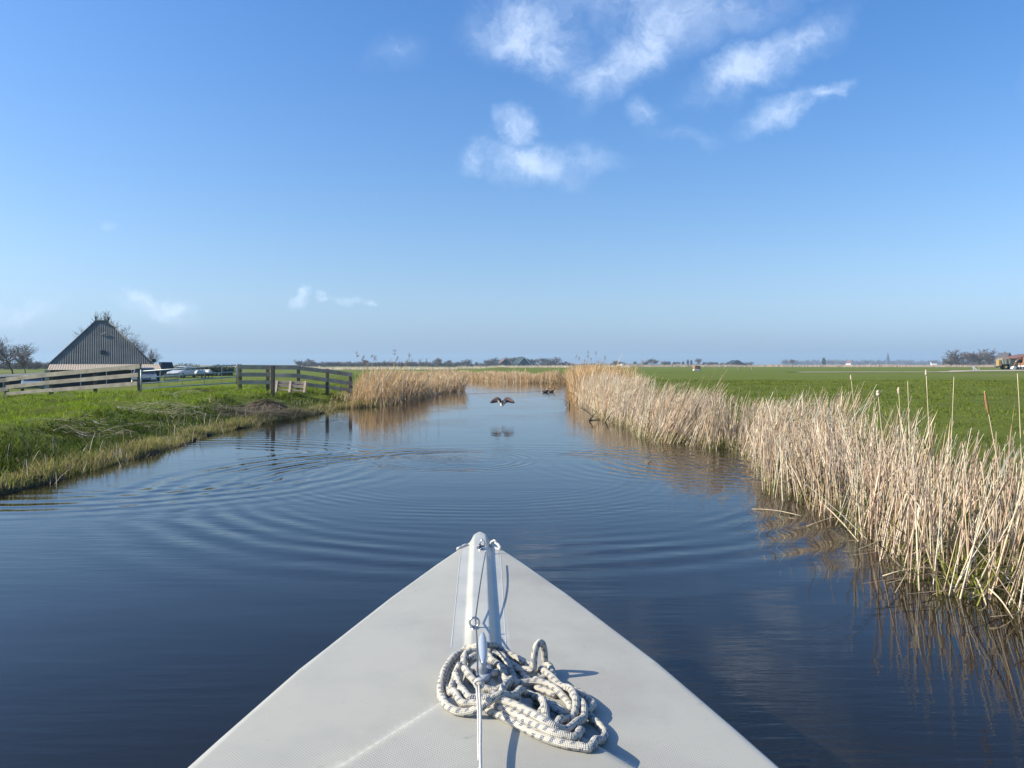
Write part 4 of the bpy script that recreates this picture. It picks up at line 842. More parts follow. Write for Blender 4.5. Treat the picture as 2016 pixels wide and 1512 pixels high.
for x_ in (-rid, rid):
    q = MB(); q.box(x_ - .13, x_ + .13, cy - .13, cy + .13, rt, rt + .62); q.box(x_ - .18, x_ + .18, cy - .18, cy + .18, rt + .62, rt + .72); q.build('chimney', M['roof'], rf)
q = MB(); q.box(-hwid, hwid, -.16, -.02, ez - .32, ez - .10); q.build('gutter_board', M['trim'], barn)
sl = (rt - ez) / cy; yk = (718 - 693) / F * 116 / sl; zk = ez + yk * sl
Mx = Matrix.Translation((.1, yk, zk)) @ Matrix.Rotation(math.atan(sl), 4, 'X')
q = MB(); q.box(-.36, .36, -.34, .34, .02, .10, Mx); sk = q.build('skylight', M['darkwall'], barn)
q = MB(); q.box(-.29, .29, -.27, .27, .10, .112, Mx); q.build('pane', M['glass'], sk)
q = MB(); yk2 = (718 - 659) / F * 118 / sl; q.beam((-.1, yk2 - .15, ez + yk2 * sl + .05), (.5, yk2 + .1, ez + yk2 * sl + .42), .1, .1); q.beam((.05, yk2, ez + yk2 * sl), (.05, yk2 - .25, ez + yk2 * sl + .1), .08, .08); q.build('roof_bracket', M['trim'], barn)
q = MB(); q.tube([(hwid - .25, -.1, ez - .1), (hwid + .02, -.3, ez + .25), (hwid + .05, -.35, ez + .5)], .035, 6); dm = q.build('dish_mast', M['darkwall'], barn)
q = MB(); ax = np.array((.15, -1, .35)); ax /= np.linalg.norm(ax); s1 = np.cross(ax, (0, 0, 1)); s1 /= np.linalg.norm(s1); u1 = np.cross(s1, ax); c_ = np.array((hwid + .05, -.4, ez + .62))
q.loft([[c_ - ax * (.07 * (1 - f_ * f_)) + (s1 * math.cos(a) + u1 * math.sin(a)) * .30 * f_ for a in np.linspace(0, 2 * math.pi, 18, endpoint=False)] for f_ in (.05, .5, .8, 1, 1.01)], cap=False); q.build('satellite_dish', M['darkwall'], dm)
# low shed with tan roof before the barn
RS = 88.5; sp0 = (math.sin(th) * RS, math.cos(th) * RS); gs = float(land_z(np.array([sp0[0]]), np.array([sp0[1]]))[0])
shed = empty('low_shed', (sp0[0], sp0[1], gs), -th, 'long low shed, its front coloured as shade, with tan corrugated roof below the barn eave', 'shed')
sz = H - gs - .55; q = MB(); q.box(-4.55, 5.35, .3, 3.6, -.3, sz); q.build('wall', M['darkwall'], shed)  # near-black wall holds the shade of the open shed front
q = MB(); xs_ = np.arange(-4.75, 5.55, .11); V = []
for i, x in enumerate(xs_): o = .03 if i % 2 else 0; V += [(x, -.15, sz + .02 + o), (x, 3.9, sz + .58 + o)]
q.add(V, [(2 * i, 2 * i + 2, 2 * i + 3, 2 * i + 1) for i in range(len(xs_) - 1)]); q.build('roof', M['tanroof'], shed)
for x in (-1.9, .4, 2.7, 4.6):
    q = MB(); q.box(x - .05, x + .05, .12, .24, -.3, sz); q.build('post', M['trim'], shed)
q = MB(); q.box(-5.0, -4.6, .0, .5, -.3, sz + .05); q.build('corner_wall', M['brickwall'], shed)
th2 = math.atan2(35 - CX, F); R2 = 92.0; p2 = (math.sin(th2) * R2, math.cos(th2) * R2); g2 = float(land_z(np.array([p2[0]]), np.array([p2[1]]))[0])
shd = empty('low_shed', (p2[0], p2[1], g2), -th2, 'dark flat roofed shed at the left edge below the bare tree', 'shed')
q = MB(); q.box(-4.5, 3.6, .2, 4.5, -.3, 1.05); q.build('wall', M['darkwall'], shd)
q = MB(); q.add([(-4.8, -.1, 1.0), (3.8, -.1, 1.45), (3.8, 4.8, 1.65), (-4.8, 4.8, 1.2), (-4.8, -.1, .9), (3.8, -.1, 1.35), (3.8, 4.8, 1.55), (-4.8, 4.8, 1.1)], [(0, 1, 2, 3), (7, 6, 5, 4), (0, 4, 5, 1), (1, 5, 6, 2), (2, 6, 7, 3), (3, 7, 4, 0)]); q.build('roof', M['roof'], shd)
for x in (-3, -1.2, .6, 2.4):
    q = MB(); q.box(x - .05, x + .05, .06, .18, -.3, 1.0); q.build('post', M['trim'], shd)

# ------------------------------------------------------------------ parked vehicles
M['headlight'] = material('lamp_glass', (.7, .7, .72), .1, .05, 5)
M['tail'] = material('red_lamp', (.3, .02, .015), .2, .1, 5)
M['rim'] = material('wheel_rim', (.45, .45, .46), .35, .1, 5, metal=.6)
def car(px, ybase, d, rz, paint, label, tall=1.0, van=False, zoff=0):
    x, y = (px - CX) / F * d, d; g = float(land_z(np.array([x]), np.array([y]))[0]); c = empty('parked_car', (x, y, g), rz, label, 'car', 'vehicles parked at the farm'); T = tall
    if van: prof = [(-2.2, .30), (2.15, .30), (2.25, .55), (2.2, .85), (1.55, 1.02), (-2.2, 1.02), (-2.28, .6)]; gh = [(-2.18, 1.0), (1.5, 1.0), (.85, 1.72 * T), (-2.05, 1.75 * T)]
    else: prof = [(-2.05, .28), (2.0, .28), (2.12, .5), (2.05, .74), (1.1, .92), (-1.95, .95), (-2.12, .6)]; gh = [(-1.85, .93), (1.05, .92), (.35, 1.42 * T), (-1.25, 1.44 * T)]
    q = MB(); q.prism(prof, -.86, .86); bevel(q.build('body', paint, c), .07, 3)
    q = MB(); n_ = len(gh); q.add([(a, -.80, b) if b < 1.1 else (a, -.66, b) for a, b in gh] + [(a, .80, b) if b < 1.1 else (a, .66, b) for a, b in gh], [tuple(range(n_)), tuple(range(2 * n_ - 1, n_ - 1, -1))] + [(i, i + n_, (i + 1) % n_ + n_, (i + 1) % n_) for i in range(n_)]); bevel(q.build('cabin', paint, c), .05, 2)
    (a0, z0), (a1, z1), (a2, z2), (a3, z3) = gh
    def ip(u, v, sg, o=.012): 
        xa = a0 + (a1 - a0) * u; xb = a3 + (a2 - a3) * u; w_ = .80 - .14 * v + o; return (xa + (xb - xa) * v, sg * w_, z0 + (z2 - z0) * v)
    for sg in (-1, 1):
        for (u0, u1) in ((.08, .48), (.53, .9)):
            q = MB(); f_ = [ip(u0, .16, sg), ip(u1, .16, sg), ip(u1, .86, sg), ip(u0, .86, sg)]; q.add(f_, [(0, 1, 2, 3)] if sg < 0 else [(3, 2, 1, 0)]); q.build('side_window', M['glass'], c)
    for (aa, za, ab, zb2, nm, dx) in ((a1, z1, a2, z2, 'windscreen', .015), (a0, z0, a3, z3, 'rear_window', -.015)):
        q = MB(); pA = lambda v, sg: (aa + (ab - aa) * v + dx, sg * (.70 - .12 * v), za + (zb2 - za) * v + .008); f_ = [pA(.12, -1), pA(.12, 1), pA(.88, 1), pA(.88, -1)]; q.add(f_, [(0, 1, 2, 3)] if dx > 0 else [(3, 2, 1, 0)]); q.build(nm, M['glass'], c)
    for sx_ in (-1.3, 1.3):
        for sg in (-1, 1):
            q = MB(); q.disc((sx_, sg * .76, .31), .31, (0, 1, 0), .22, 16); w_ = q.build('wheel', M['rubber'], c); q = MB(); q.disc((sx_, sg * .80, .31), .19, (0, 1, 0), .17, 12); q.build('rim', M['rim'], w_)
    for sg in (-1, 1):
        q = MB(); q.box(2.0, 2.13, sg * .62 - .16, sg * .62 + .16, .56, .70); q.build('headlight', M['headlight'], c)
        q = MB(); q.box(-2.12 - (.1 if van else 0), -1.98, sg * .70 - .1, sg * .70 + .1, .62, .82); q.build('tail_light', M['tail'], c)
    q = MB(); q.box(2.02, 2.14, -.42, .42, .40, .52); q.build('grille', M['rubber'], c)
    return c
wp_ = material('white_car_paint', (.50, .52, .55), .25, .05, 2); dk = material('dark_car_paint', (.018, .024, .032), .2, .1, 2); sv2 = material('shaded_silver_paint', (.16, .18, .20), .25, .08, 2, metal=.3); lb_ = material('pale_blue_paint', (.20, .25, .30), .3, .05, 2)  # the silver is darkened to carry the shade the car stands in
car(360, 742, 97, R(-100), wp_, 'white car facing the gate beside the dark van')
car(327, 742, 100, R(-60), dk, 'tall black van parked at the right corner of the barn', 1.15, True)
car(284, 760, 60, R(-64), sv2, 'silver car, shade mixed into its paint, seen through the left end of the gate')
car(64, 760, 70, R(-58), lb_, 'pale blue car roof showing between the fence boards at the left', 1.0)
# upturned dinghy, white rails, hedge
def tipped_boat(px, y, d, rz, label):
    x = (px - CX) / F * d; g = float(land_z(np.array([x]), np.array([d]))[0]); q = MB(); rg = []
    for s_ in np.linspace(-1, 1, 11):
        w_ = .62 * (1 - abs(s_) ** 2.4 * .92); h_ = .55 * (1 - .35 * s_ * s_) ; rg.append([(1.5 * s_, w_ * math.cos(a), .5 + h_ * math.sin(a) ** .7) for a in np.linspace(0, math.pi, 11)] + [(1.5 * s_, -w_ * .8, .46), (1.5 * s_, w_ * .8, .46)])
    rt_ = empty('upturned_dinghy', (x, d, g), rz, label, 'boat'); q.loft(rg); q.build('hull', M['gel'], rt_)
    q = MB(); q.beam((-1.5, 0, 1.05), (1.5, 0, 1.0), .04, .06); q.build('keel', M['trim'], rt_)
    for sx_ in (-.8, .8):
        q = MB(); q.beam((sx_, -.5, .42), (sx_, .5, .42), .1, .1); q.beam((sx_, -.45, 0), (sx_, -.45, .42), .08, .08, (0, 1, 0)); q.beam((sx_, .45, 0), (sx_, .45, .42), .08, .08, (0, 1, 0)); q.build('trestle', M['postwood'], rt_)
tipped_boat(394, 736, 95, R(98), 'white dinghy upside down on trestles right of the white car'); tipped_boat(407, 736, 97, R(126), 'second white dinghy upside down, nearer the hedge')
x = (337 - CX) / F * 88; g = float(land_z(np.array([x]), np.array([88.]))[0]); wr = empty('rail_panel', (x, 88, g), R(20), 'pale three board panel standing before the black van', 'fence panel')
for z_ in (.35, .68, 1.0):
    q = MB(); q.beam((-.8, 0, z_), (.8, 0, z_ + .14), .03, .16); q.build('board', M['palewood'], wr)
for x_ in (-.7, .7):
    q = MB(); q.beam((x_, .04, -.1), (x_, .04, 1.2), .09, .07, (0, 1, 0)); q.build('post', M['palewood'], wr)
def leafmass(n, rx, ry, rz_, size, rmin=.55):
    a = rng.standard_normal((n, 3)); a /= np.linalg.norm(a, axis=1)[:, None]; r = (rmin + (1 - rmin) * rng.random(n) ** .5) * (.75 + .45 * vnoise(a[:, 0] * 3, a[:, 1] * 3 + a[:, 2] * 2, .5)); c = a * r[:, None] * np.array([rx, ry, rz_]) + np.array([0, 0, rz_ * 1.02])
    u = rng.standard_normal((n, 3)); u /= np.linalg.norm(u, axis=1)[:, None]; v = np.cross(u, rng.standard_normal((n, 3))); v /= np.linalg.norm(v, axis=1)[:, None]; s = size * (.6 + .8 * rng.random(n))[:, None]
    V = np.stack([c - u * s, c + v * s * .6, c + u * s, c - v * s * .6], 1).reshape(-1, 3); return V, np.arange(4 * n).reshape(-1, 4)
def bush(px, d, w, h, label, mat='evergreen', n=900, size=.09):
    x = (px - CX) / F * d; g = float(land_z(np.array([x]), np.array([d]))[0]); b = empty('bush', (x, d, g - .05), 0, label, 'bush'); V, Fc = leafmass(n, w / 2, w / 2, h / 2, size); link('foliage', mesh_np('foliage', V, Fc), M[mat], b)
    q = MB()
    for k in range(5): a = k * 1.26; q.tube([(0, 0, 0), (.2 * w * math.cos(a), .2 * w * math.sin(a), h * .4), (.35 * w * math.cos(a), .35 * w * math.sin(a), h * .8)], [.04, .03, .012], 5)
    q.build('stems', M['bark'], b); return b
bush(367, 112, 5.2, 1.9, 'round evergreen bush behind the white car'); bush(437, 118, 4.2, 1.75, 'dark bush at the right end of the hedge behind the gate')
x = (415 - CX) / F * 114; g = float(land_z(np.array([x]), np.array([114.]))[0]); hd = empty('hedge', (x, 114, g), 0, 'low dark clipped hedge behind the gate and dinghies', 'hedge'); parts = []
n = 2600; c = np.column_stack([-3.2 + 6.4 * rng.random(n), .5 * rng.standard_normal(n), .05 + 1.15 * rng.random(n)]); u = rng.standard_normal((n, 3)) * .1; v = rng.standard_normal((n, 3)) * .08
link('foliage', mesh_np('foliage', np.stack([c - u, c + v, c + u, c - v], 1).reshape(-1, 3), np.arange(4 * n).reshape(-1, 4)), M['evergreen'], hd)
q = MB()
for k in range(9): q.tube([(-3 + k * .75, 0, -.1), (-3 + k * .75, .1, 1.0)], [.03, .01], 5)
q.build('stems', M['bark'], hd)

# ------------------------------------------------------------------ bare winter trees
def gen_tree(seed, levels, rmin, spread=.9, upness=.35, nchild=(7, 5, 5, 4), trunk=.32, low=.45):
    """unit-height bare tree -> (trunk and limbs, twigs) as mesh builders"""
    rs = random.Random(seed); A, B = MB(), MB()
    def grow(p, d, L, r, lv):
        pts = [p]; dd = d.copy(); k = 4 if lv < 2 else 2
        for i in range(k):
            dd = (dd + Vector((rs.gauss(0, .12), rs.gauss(0, .12), rs.gauss(0, .06) + upness * .18 * (lv > 0)))).normalized(); pts.append(pts[-1] + dd * (L / k))
        (A if lv < 2 else B).tube(pts, [max(rmin, r * (1 - .55 * i / k)) for i in range(k + 1)], 6 if lv == 0 else (4 if lv == 1 else 3), cap=False)
        if lv >= levels: return
        nc = nchild[lv]
        for c in range(nc):
            t = (low + (1 - low) * (c + .5) / nc) if lv == 0 else (.25 + .75 * (c + rs.random()) / nc); f = t * k; i = min(int(f), k - 1); q = pts[i].lerp(pts[i + 1], f - i)
            az = c * 2.4 + rs.random() * 1.2; sidev = dd.orthogonal().normalized(); sidev = Matrix.Rotation(az, 3, dd) @ sidev
            nd = (dd * (.75 if lv else .55) + sidev * spread * (.6 + .5 * rs.random()) + Vector((0, 0, upness * .5))).normalized()
            grow(q, nd, L * (.62 if lv == 0 else .55) * (.75 + .5 * rs.random()) * (1.25 if lv == 0 else 1), r * .52, lv + 1)
    grow(Vector((0, 0, 0)), Vector((0, 0, 1)), trunk + .22, .022, 0)
    zt = max(v[2] for v in A.v + B.v); 
    for m in (A, B): m.v = [(x / zt, y / zt, z / zt) for x, y, z in m.v]
    return A, B
def mk(mbd, name, mat):
    me = bpy.data.meshes.new(name); me.from_pydata(mbd.v, [], mbd.f); me.polygons.foreach_set('use_smooth', mbd.sm); me.materials.append(mat); me.update(); return me
def plant_tree(meshes, px, ytop, d, wfac, label, rz=0, zg=None, name='bare_tree', group=None):
    x = (px - CX) / F * d; g = float(land_z(np.array([x]), np.array([d]))[0]) if zg is None else zg; h = (718 - ytop) / F * d + H - g
    t = empty(name, (x, d, g - .05), rz, label, 'tree', group); t.scale = (h * wfac, h * wfac, h)
    for nm, me_ in meshes: link(nm, me_, None, t)
    return t
NEAR = []
for sd_i, sp, up in ((5, .95, .30), (12, .8, .45)):
    A, B = gen_tree(sd_i, 4, .0030, sp, up, (9, 6, 5, 5)); NEAR.append((('trunk', mk(A, 'trunk', M['bark'])), ('crown', mk(B, 'crown', M['twig']))))
plant_tree(NEAR[0], 25, 660, 125, 1.35, 'spreading bare tree at the left edge beyond the fence', 1.0)
plant_tree(NEAR[1], 50, 676, 118, 1.0, 'smaller upright bare tree just right of the spreading one', 2.2)
plant_tree(NEAR[1], 226, 608, 168, .82, 'tall bare tree rising behind the peak of the barn roof', .4)
plant_tree(NEAR[0], 262, 652, 176, .55, 'bare tree behind the right slope of the barn roof', 2.5)
plant_tree(NEAR[1], 292, 684, 190, .8, 'small bare tree over the lower right corner of the barn', 3.7)
plant_tree(NEAR[0], -30, 668, 130, 1.0, 'bare tree cut off by the left edge', 4.4)
FAR = []
for sd_i, sp, up in ((21, .95, .3), (22, .8, .5), (23, 1.05, .2), (24, .9, .4)):
    A, B = gen_tree(sd_i, 3, .0090, sp, up, (9, 6, 7), .3, .22); FAR.append((('trunk', mk(A, 'trunk', M['barkfar'])), ('crown', mk(B, 'crown', M['twig']))))
EVG = []
for k in range(2):
    V, Fc = leafmass(700, .33, .33, .42, .045, .35); V[:, 2] += .14; me_ = mesh_np('crown', V, Fc); me_.materials.append(M['evergreen']); A = MB(); A.tube([(0, 0, 0), (.01, 0, .3), (0, .01, .7)], [.03, .025, .01], 6); EVG.append((('trunk', mk(A, 'trunk', M['barkfar'])), ('crown', me_)))
ft = [(588, 709, 620, 1.0, 0, 'small round bare tree at the left end of the far wood'), (607, 707, 600, 1.1, 2, 'broad bare tree where the far wood begins'),
      (720, 710, 640, 1.0, 1, 'bare tree standing out of the far wood above the left reeds'), (865, 706, 650, .8, 3, 'slim bare tree at the right end of the far wood'), (884, 710, 640, .8, 1, 'short bare tree just right of the slim one'),
      (917, 708, 690, 1.3, 2, 'rounded bare tree midway between far wood and distant farm'), (905, 713, 690, 1.0, 0, 'low bare tree left of the rounded one'),
      (962, 708, 720, 1.2, 0, 'bare tree at the left edge of the distant farm'), (976, 705, 700, 1.3, 2, 'broad bare tree left of the distant farmhouse'), (1000, 704, 730, 1.3, 3, 'tall bare tree right behind the distant farmhouse'), (1012, 705, 740, 1.0, 1, 'bare tree between the distant farmhouse and green barn'),
      (1038, 709, 730, .9, 0, 'bare tree behind the white gable of the distant barn'), (1050, 708, 720, .9, 1, 'slim bare tree right of the distant green barn'), (1068, 706, 730, 1.2, 3, 'bare tree left of the biggest one at the distant farm'), (1087, 703.5, 720, 1.4, 2, 'biggest round bare tree at the right of the distant farm'),
      (1105, 713, 700, 1.2, 0, 'low bare tree at the right end of the distant farm'), (1114, 712.5, 720, .8, 1, 'small bare tree last of the distant farm row'), (1216, 711, 640, 1.4, 2, 'lone round tree just right of the golden reeds'),
      (1250, 713, 800, .9, 1, 'thin far tree left of the clump on the right horizon'), (1271, 711, 780, 1.2, 0, 'far tree at the left of the clump on the right horizon'), (1282, 707, 800, 1.0, 3, 'tallest far tree of the clump on the right horizon'), (1291, 710.5, 780, .9, 1, 'far tree at the right of the clump on the right horizon'),
      (1376, 707, 820, .8, 1, 'thin pale bare tree right of the dark pair'), (1386, 713, 820, .8, 0, 'tiny far tree next to the thin pale one'), (1396, 713, 820, 1.1, 2, 'first round tree of the small row left of the far barn roof'), (1404, 714, 820, 1.0, 3, 'second round tree of the small row left of the far barn roof'), (1411, 714.5, 820, .9, 1, 'third tree of the small row left of the far barn roof'), (1421, 714.5, 830, .9, 0, 'last tree of the small row left of the far barn roof'),
      (1475, 713.5, 1000, 1.6, 2, 'wide hazy tree right of the far barn roof'), (1432, 714, 850, .8, 3, 'tiny tree just left of the far barn roof'), (1560, 709, 1100, 1.1, 1, 'hazy tree where the blue wood begins'),
      (1892, 689, 520, 1.25, 2, 'large bare tree, left of the pair by the dump trailer'), (1925, 687, 510, 1.35, 0, 'large bare tree, right of the pair by the dump trailer'), (1906, 694, 540, 1.0, 3, 'bare tree seen through the gap of the large pair'), (1948, 703, 530, 1.2, 1, 'smaller bare tree right of the large pair'), (1872, 703, 560, 1.1, 0, 'smaller bare tree left of the large pair'), (1960, 700, 600, .8, 3, 'bare tree close behind the dump trailer')]
for i, (px, yt, d, wf, vr, lbl) in enumerate(ft): plant_tree(FAR[vr], px, yt - 2.0, d, wf * 1.45, lbl, i * 1.3)
for i, (px, yt, d, wf, lbl) in enumerate([(1345, 711, 760, .9, 'rounded dark evergreen left of the thin pale tree'), (1354, 707.5, 770, .6, 'taller dark evergreen of the pair on the horizon'), (1361, 708.5, 780, .6, 'second dark evergreen of the pair, right hand one'), (1318, 711.5, 760, .9, 'dark evergreen beside the long far shed'), (1327, 712.5, 760, 1.1, 'low dark evergreen right of the long far shed'), (1622, 704, 900, .75, 'dark conical evergreen standing clear before the blue wood')]): plant_tree(EVG[i % 2], px, yt, d, wf, lbl, i, name='evergreen_tree')
def wood(px0, px1, y0, y1, d0, d1, n, label, seed):
    rs = np.random.default_rng(seed); parts = []
    Vs, Fs, b = [], [], 0
    for i in range(n):
        px = px0 + (px1 - px0) * (i + rs.random()) / n; d = d0 + (d1 - d0) * rs.random(); yt = y0 + (y1 - y0) * rs.random(); x = (px - CX) / F * d; h = (718 - yt) / F * d + 1.2
        _, me_ = FAR[int(rs.integers(0, 4))]; me_ = me_[1]; co = np.zeros(len(me_.vertices) * 3, np.float32); me_.vertices.foreach_get('co', co); co = co.reshape(-1, 3) * np.array([h * (1.3 + .7 * rs.random()), h * 1.2, h]); a = rs.random() * 6.28; co = np.column_stack([co[:, 0] * math.cos(a) - co[:, 1] * math.sin(a) + x, co[:, 0] * math.sin(a) + co[:, 1] * math.cos(a) + d, np.maximum((co[:, 2] / h - .28) / .72, -.04) * h - .3])
        f = np.zeros(len(me_.loops), np.int32); me_.loops.foreach_get('vertex_index', f); Vs.append(co); Fs.append(f.reshape(-1, 4) + b); b += len(co)
    return tag(link('far_wood', mesh_np('far_wood', np.concatenate(Vs), np.concatenate(Fs)), M['twig']), label, 'wood', kind='stuff')
wood(590, 905, 709, 713, 600, 680, 110, 'bare brown wood on the horizon above the left reeds', 1)
wood(890, 1130, 710, 714, 700, 800, 56, 'low scrub along the horizon round the distant farm', 2)
wood(-40, 105, 704, 714, 260, 340, 40, 'bare wood on the horizon left of the barn', 3)
wood(1120, 1480, 712.5, 715.5, 900, 1100, 60, 'low hedgerow along the right horizon', 4)
wood(1540, 1900, 706, 711, 2200, 2900, 80, 'blue hazy wood on the far right horizon', 5)
wood(1860, 2060, 704, 710, 560, 640, 26, 'bare thicket behind the large pair of trees', 6)
# strips of straw coloured reed along far ditches
def strip(px0, px1, d0, d1, hgt, n, label, cols=STRAW):
    px = px0 + (px1 - px0) * rng.random(n); d = d0 + (d1 - d0) * rng.random(n); x = (px - CX) / F * d; P = np.column_stack([x, d, land_z(x, d) - .02]); h = hgt * (.5 + .7 * rng.random(n)) * (.5 + .8 * vnoise(x, d, 14)); w = .10 * d / 200
    V, Fc, C = blades(P, h, h[:, None] * .1 * rng.standard_normal((n, 2)), w * (.6 + .8 * rng.random(n)), palette(n, cols, .1), 1, 0); return tag(link('ditch_reeds', mesh_np('ditch_reeds', V, Fc, C), M['plant']), label, 'ditch reeds', kind='stuff')
strip(1230, 2030, 430, 470, 1.35, 14000, 'straw coloured reed strip along the far edge of the right pasture', [(.50, .39, .29), (.42, .32, .24), (.56, .45, .34)])
strip(560, 900, 250, 330, 1.0, 5000, 'straw coloured strip of rough grass below the far wood', STRAW)
strip(900, 1240, 330, 400, 1.1, 4000, 'straw coloured strip before the distant farm', STRAW + [(.3, .26, .16)])

# ------------------------------------------------------------------ far buildings
M['redtile'] = material('red_tile_roof', (.20, .10, .08), .8, .2, .8); M['greenbarn'] = material('dark_green_sheeting', (.018, .04, .042), .7, .2, .5); M['whitewash'] = material('white_paint', (.75, .75, .72), .6, .08, .8); M['slate'] = material('grey_slate', (.075, .075, .08), .7, .2, .6)
def house(name, px, d, w, l, hw_, hr, rz, wall, roofm, label, cat='house', trim=None, windows=2, zg=None):
    x = (px - CX) / F * d; g = float(land_z(np.array([x]), np.array([d]))[0]) if zg is None else zg; t = empty(name, (x, d, g), rz, label, cat)
    q = MB(); q.add([(-w / 2, -l / 2, -.3), (w / 2, -l / 2, -.3), (w / 2, l / 2, -.3), (-w / 2, l / 2, -.3), (-w / 2, -l / 2, hw_), (w / 2, -l / 2, hw_), (w / 2, l / 2, hw_), (-w / 2, l / 2, hw_), (0, -l / 2, hr - .1), (0, l / 2, hr - .1)], [(0, 1, 5, 8, 4), (2, 3, 7, 9, 6), (1, 2, 6, 5), (3, 0, 4, 7)]); q.build('wall', wall, t)
    q = MB(); k = (hr - hw_) / (w / 2); e = .35
    for sg in (-1, 1):
        a, b = (sg * (w / 2 + e), hw_ - k * e), (0, hr); V = [(a[0], -l / 2 - e, a[1]), (b[0], -l / 2 - e, b[1]), (b[0], l / 2 + e, b[1]), (a[0], l / 2 + e, a[1])]; V += [(x_, y_, z_ + .18) for x_, y_, z_ in V]; q.add(V, [(0, 1, 2, 3), (7, 6, 5, 4), (0, 4, 5, 1), (1, 5, 6, 2), (2, 6, 7, 3), (3, 7, 4, 0)])
    r_ = q.build('roof', roofm, t)
    if trim:
        for sg in (-1, 1): q = MB(); q.beam((sg * (w / 2 + e), -l / 2 - e - .06, hw_ - k * e + .05), (0, -l / 2 - e - .06, hr + .1), .12, .45 if sg > 0 else .2, (0, 1, 0)) if False else q.beam((sg * (w / 2 + e), -l / 2 - e - .08, hw_ - k * e), (0, -l / 2 - e - .08, hr), .12, .6); q.build('bargeboard', trim, t)
    q = MB(); q.box(-.25 + w * .1, .25 + w * .1, -.25, .25, hr - .6, hr + .7); q.build('chimney', M['redtile'], r_)
    for i in range(windows):
        xx = -w / 2 + w * (i + .5) / windows; q = MB(); q.box(xx - .5, xx + .5, -l / 2 - .06, -l / 2 - .01, .9, 2.1); wn_ = q.build('window', M['whitewash'], t); q = MB(); q.box(xx - .4, xx + .4, -l / 2 - .09, -l / 2 - .065, 1.0, 2.0); q.build('pane', M['glass'], wn_)
    return t
house('farmhouse', 993, 690, 9, 8, 2.8, 6.2, R(15), M['darkwall'], M['redtile'], 'distant dark farmhouse with reddish roof among the trees')
house('far_barn', 1026, 700, 11, 12, 2.6, 8.2, R(25), M['greenbarn'], M['greenbarn'], 'distant green barn with one white roof edge', 'barn', M['whitewash'])
house('far_barn', 1037, 715, 9, 9, 2.5, 6.4, R(-20), M['whitewash'], M['redtile'], 'small distant red roofed barn right of the green one', 'barn')
house('far_barn', 1310, 760, 11, 7, 2.6, 4.2, R(90), M['slate'], M['slate'], 'long grey shed on the right horizon beside dark evergreens', 'barn')
house('far_barn', 1333, 765, 9, 6, 2.0, 3.6, R(80), M['whitewash'], M['slate'], 'low white shed between the evergreens on the right horizon', 'barn')
house('far_barn', 1447, 880, 18, 16, 1.6, 6.2, R(10), M['slate'], M['greenbarn'], 'far barn with broad blue green pyramid roof', 'barn')
house('far_house', 1673, 1500, 12, 10, 4, 9, R(40), M['whitewash'], M['redtile'], 'tiny white house with red roof before the blue wood')
house('far_house', 1838, 1500, 14, 9, 4, 8, R(70), M['whitewash'], M['slate'], 'tiny pale house left of the large pair of trees')
house('far_house', 1222, 900, 10, 8, 2.5, 4.0, R(60), M['whitewash'], M['slate'], 'tiny white shed right of the lone round tree')
house('far_house', 1977, 420, 6.5, 6, 3.4, 7.6, R(20), M['slate'], M['slate'], 'dark grey gabled house just behind the dump trailer')
x = (1748 - CX) / F * 2500; st = empty('church', (x, 2500, 0), 0, 'hazy church with pointed spire on the right horizon', 'church')
q = MB(); q.box(-4, 4, -4, 4, -.3, 17); tw = q.build('tower', M['slate'], st); q = MB(); q.add([(-4.6, -4.6, 17), (4.6, -4.6, 17), (4.6, 4.6, 17), (-4.6, 4.6, 17), (0, 0, 42.5)], [(0, 1, 4), (1, 2, 4), (2, 3, 4), (3, 0, 4)]); q.build('spire', M['slate'], tw)
q = MB(); q.add([(4, -6, -.3), (26, -6, -.3), (26, 6, -.3), (4, 6, -.3), (4, -6, 7), (26, -6, 7), (26, 6, 7), (4, 6, 7), (4, 0, 14), (26, 0, 14)], [(0, 1, 5, 4), (2, 3, 7, 6), (1, 2, 6, 9, 5), (4, 5, 9, 8), (6, 7, 8, 9)]); q.build('nave', M['slate'], st)

# ------------------------------------------------------------------ right pasture: track, posts, feeder, digger
M['dirt'] = material('pale_dirt', (.40, .34, .25), .95, .25, .7, .02, 6)
pts = [G(1560, 733.5, .3), G(1700, 733, .3), G(1850, 733, .3), G(1890, 731.5, .3), G(1960, 730, .3), G(2100, 728.5, .3)]; V = []
for i, p_ in enumerate(pts):
    t = pts[min(i + 1, len(pts) - 1)] - pts[max(i - 1, 0)]; t = t / np.linalg.norm(t); n_ = np.array((-t[1], t[0], 0)); w_ = 2.0 + (6.0 if p_[0] > 95 else 0)
    for s_ in np.linspace(-1, 1, 5):
        v = p_ + n_ * w_ * s_; v[2] = float(land_z(np.array([v[0]]), np.array([v[1]]))[0]) + .05 + .06 * (1 - s_ * s_); V.append(v)
q = MB(); q.add(V, [(i * 5 + k, i * 5 + k + 5, i * 5 + k + 6, i * 5 + k + 1) for i in range(len(pts) - 1) for k in range(4)], True); tag(q.build('dirt_track', M['dirt']), kind='structure')
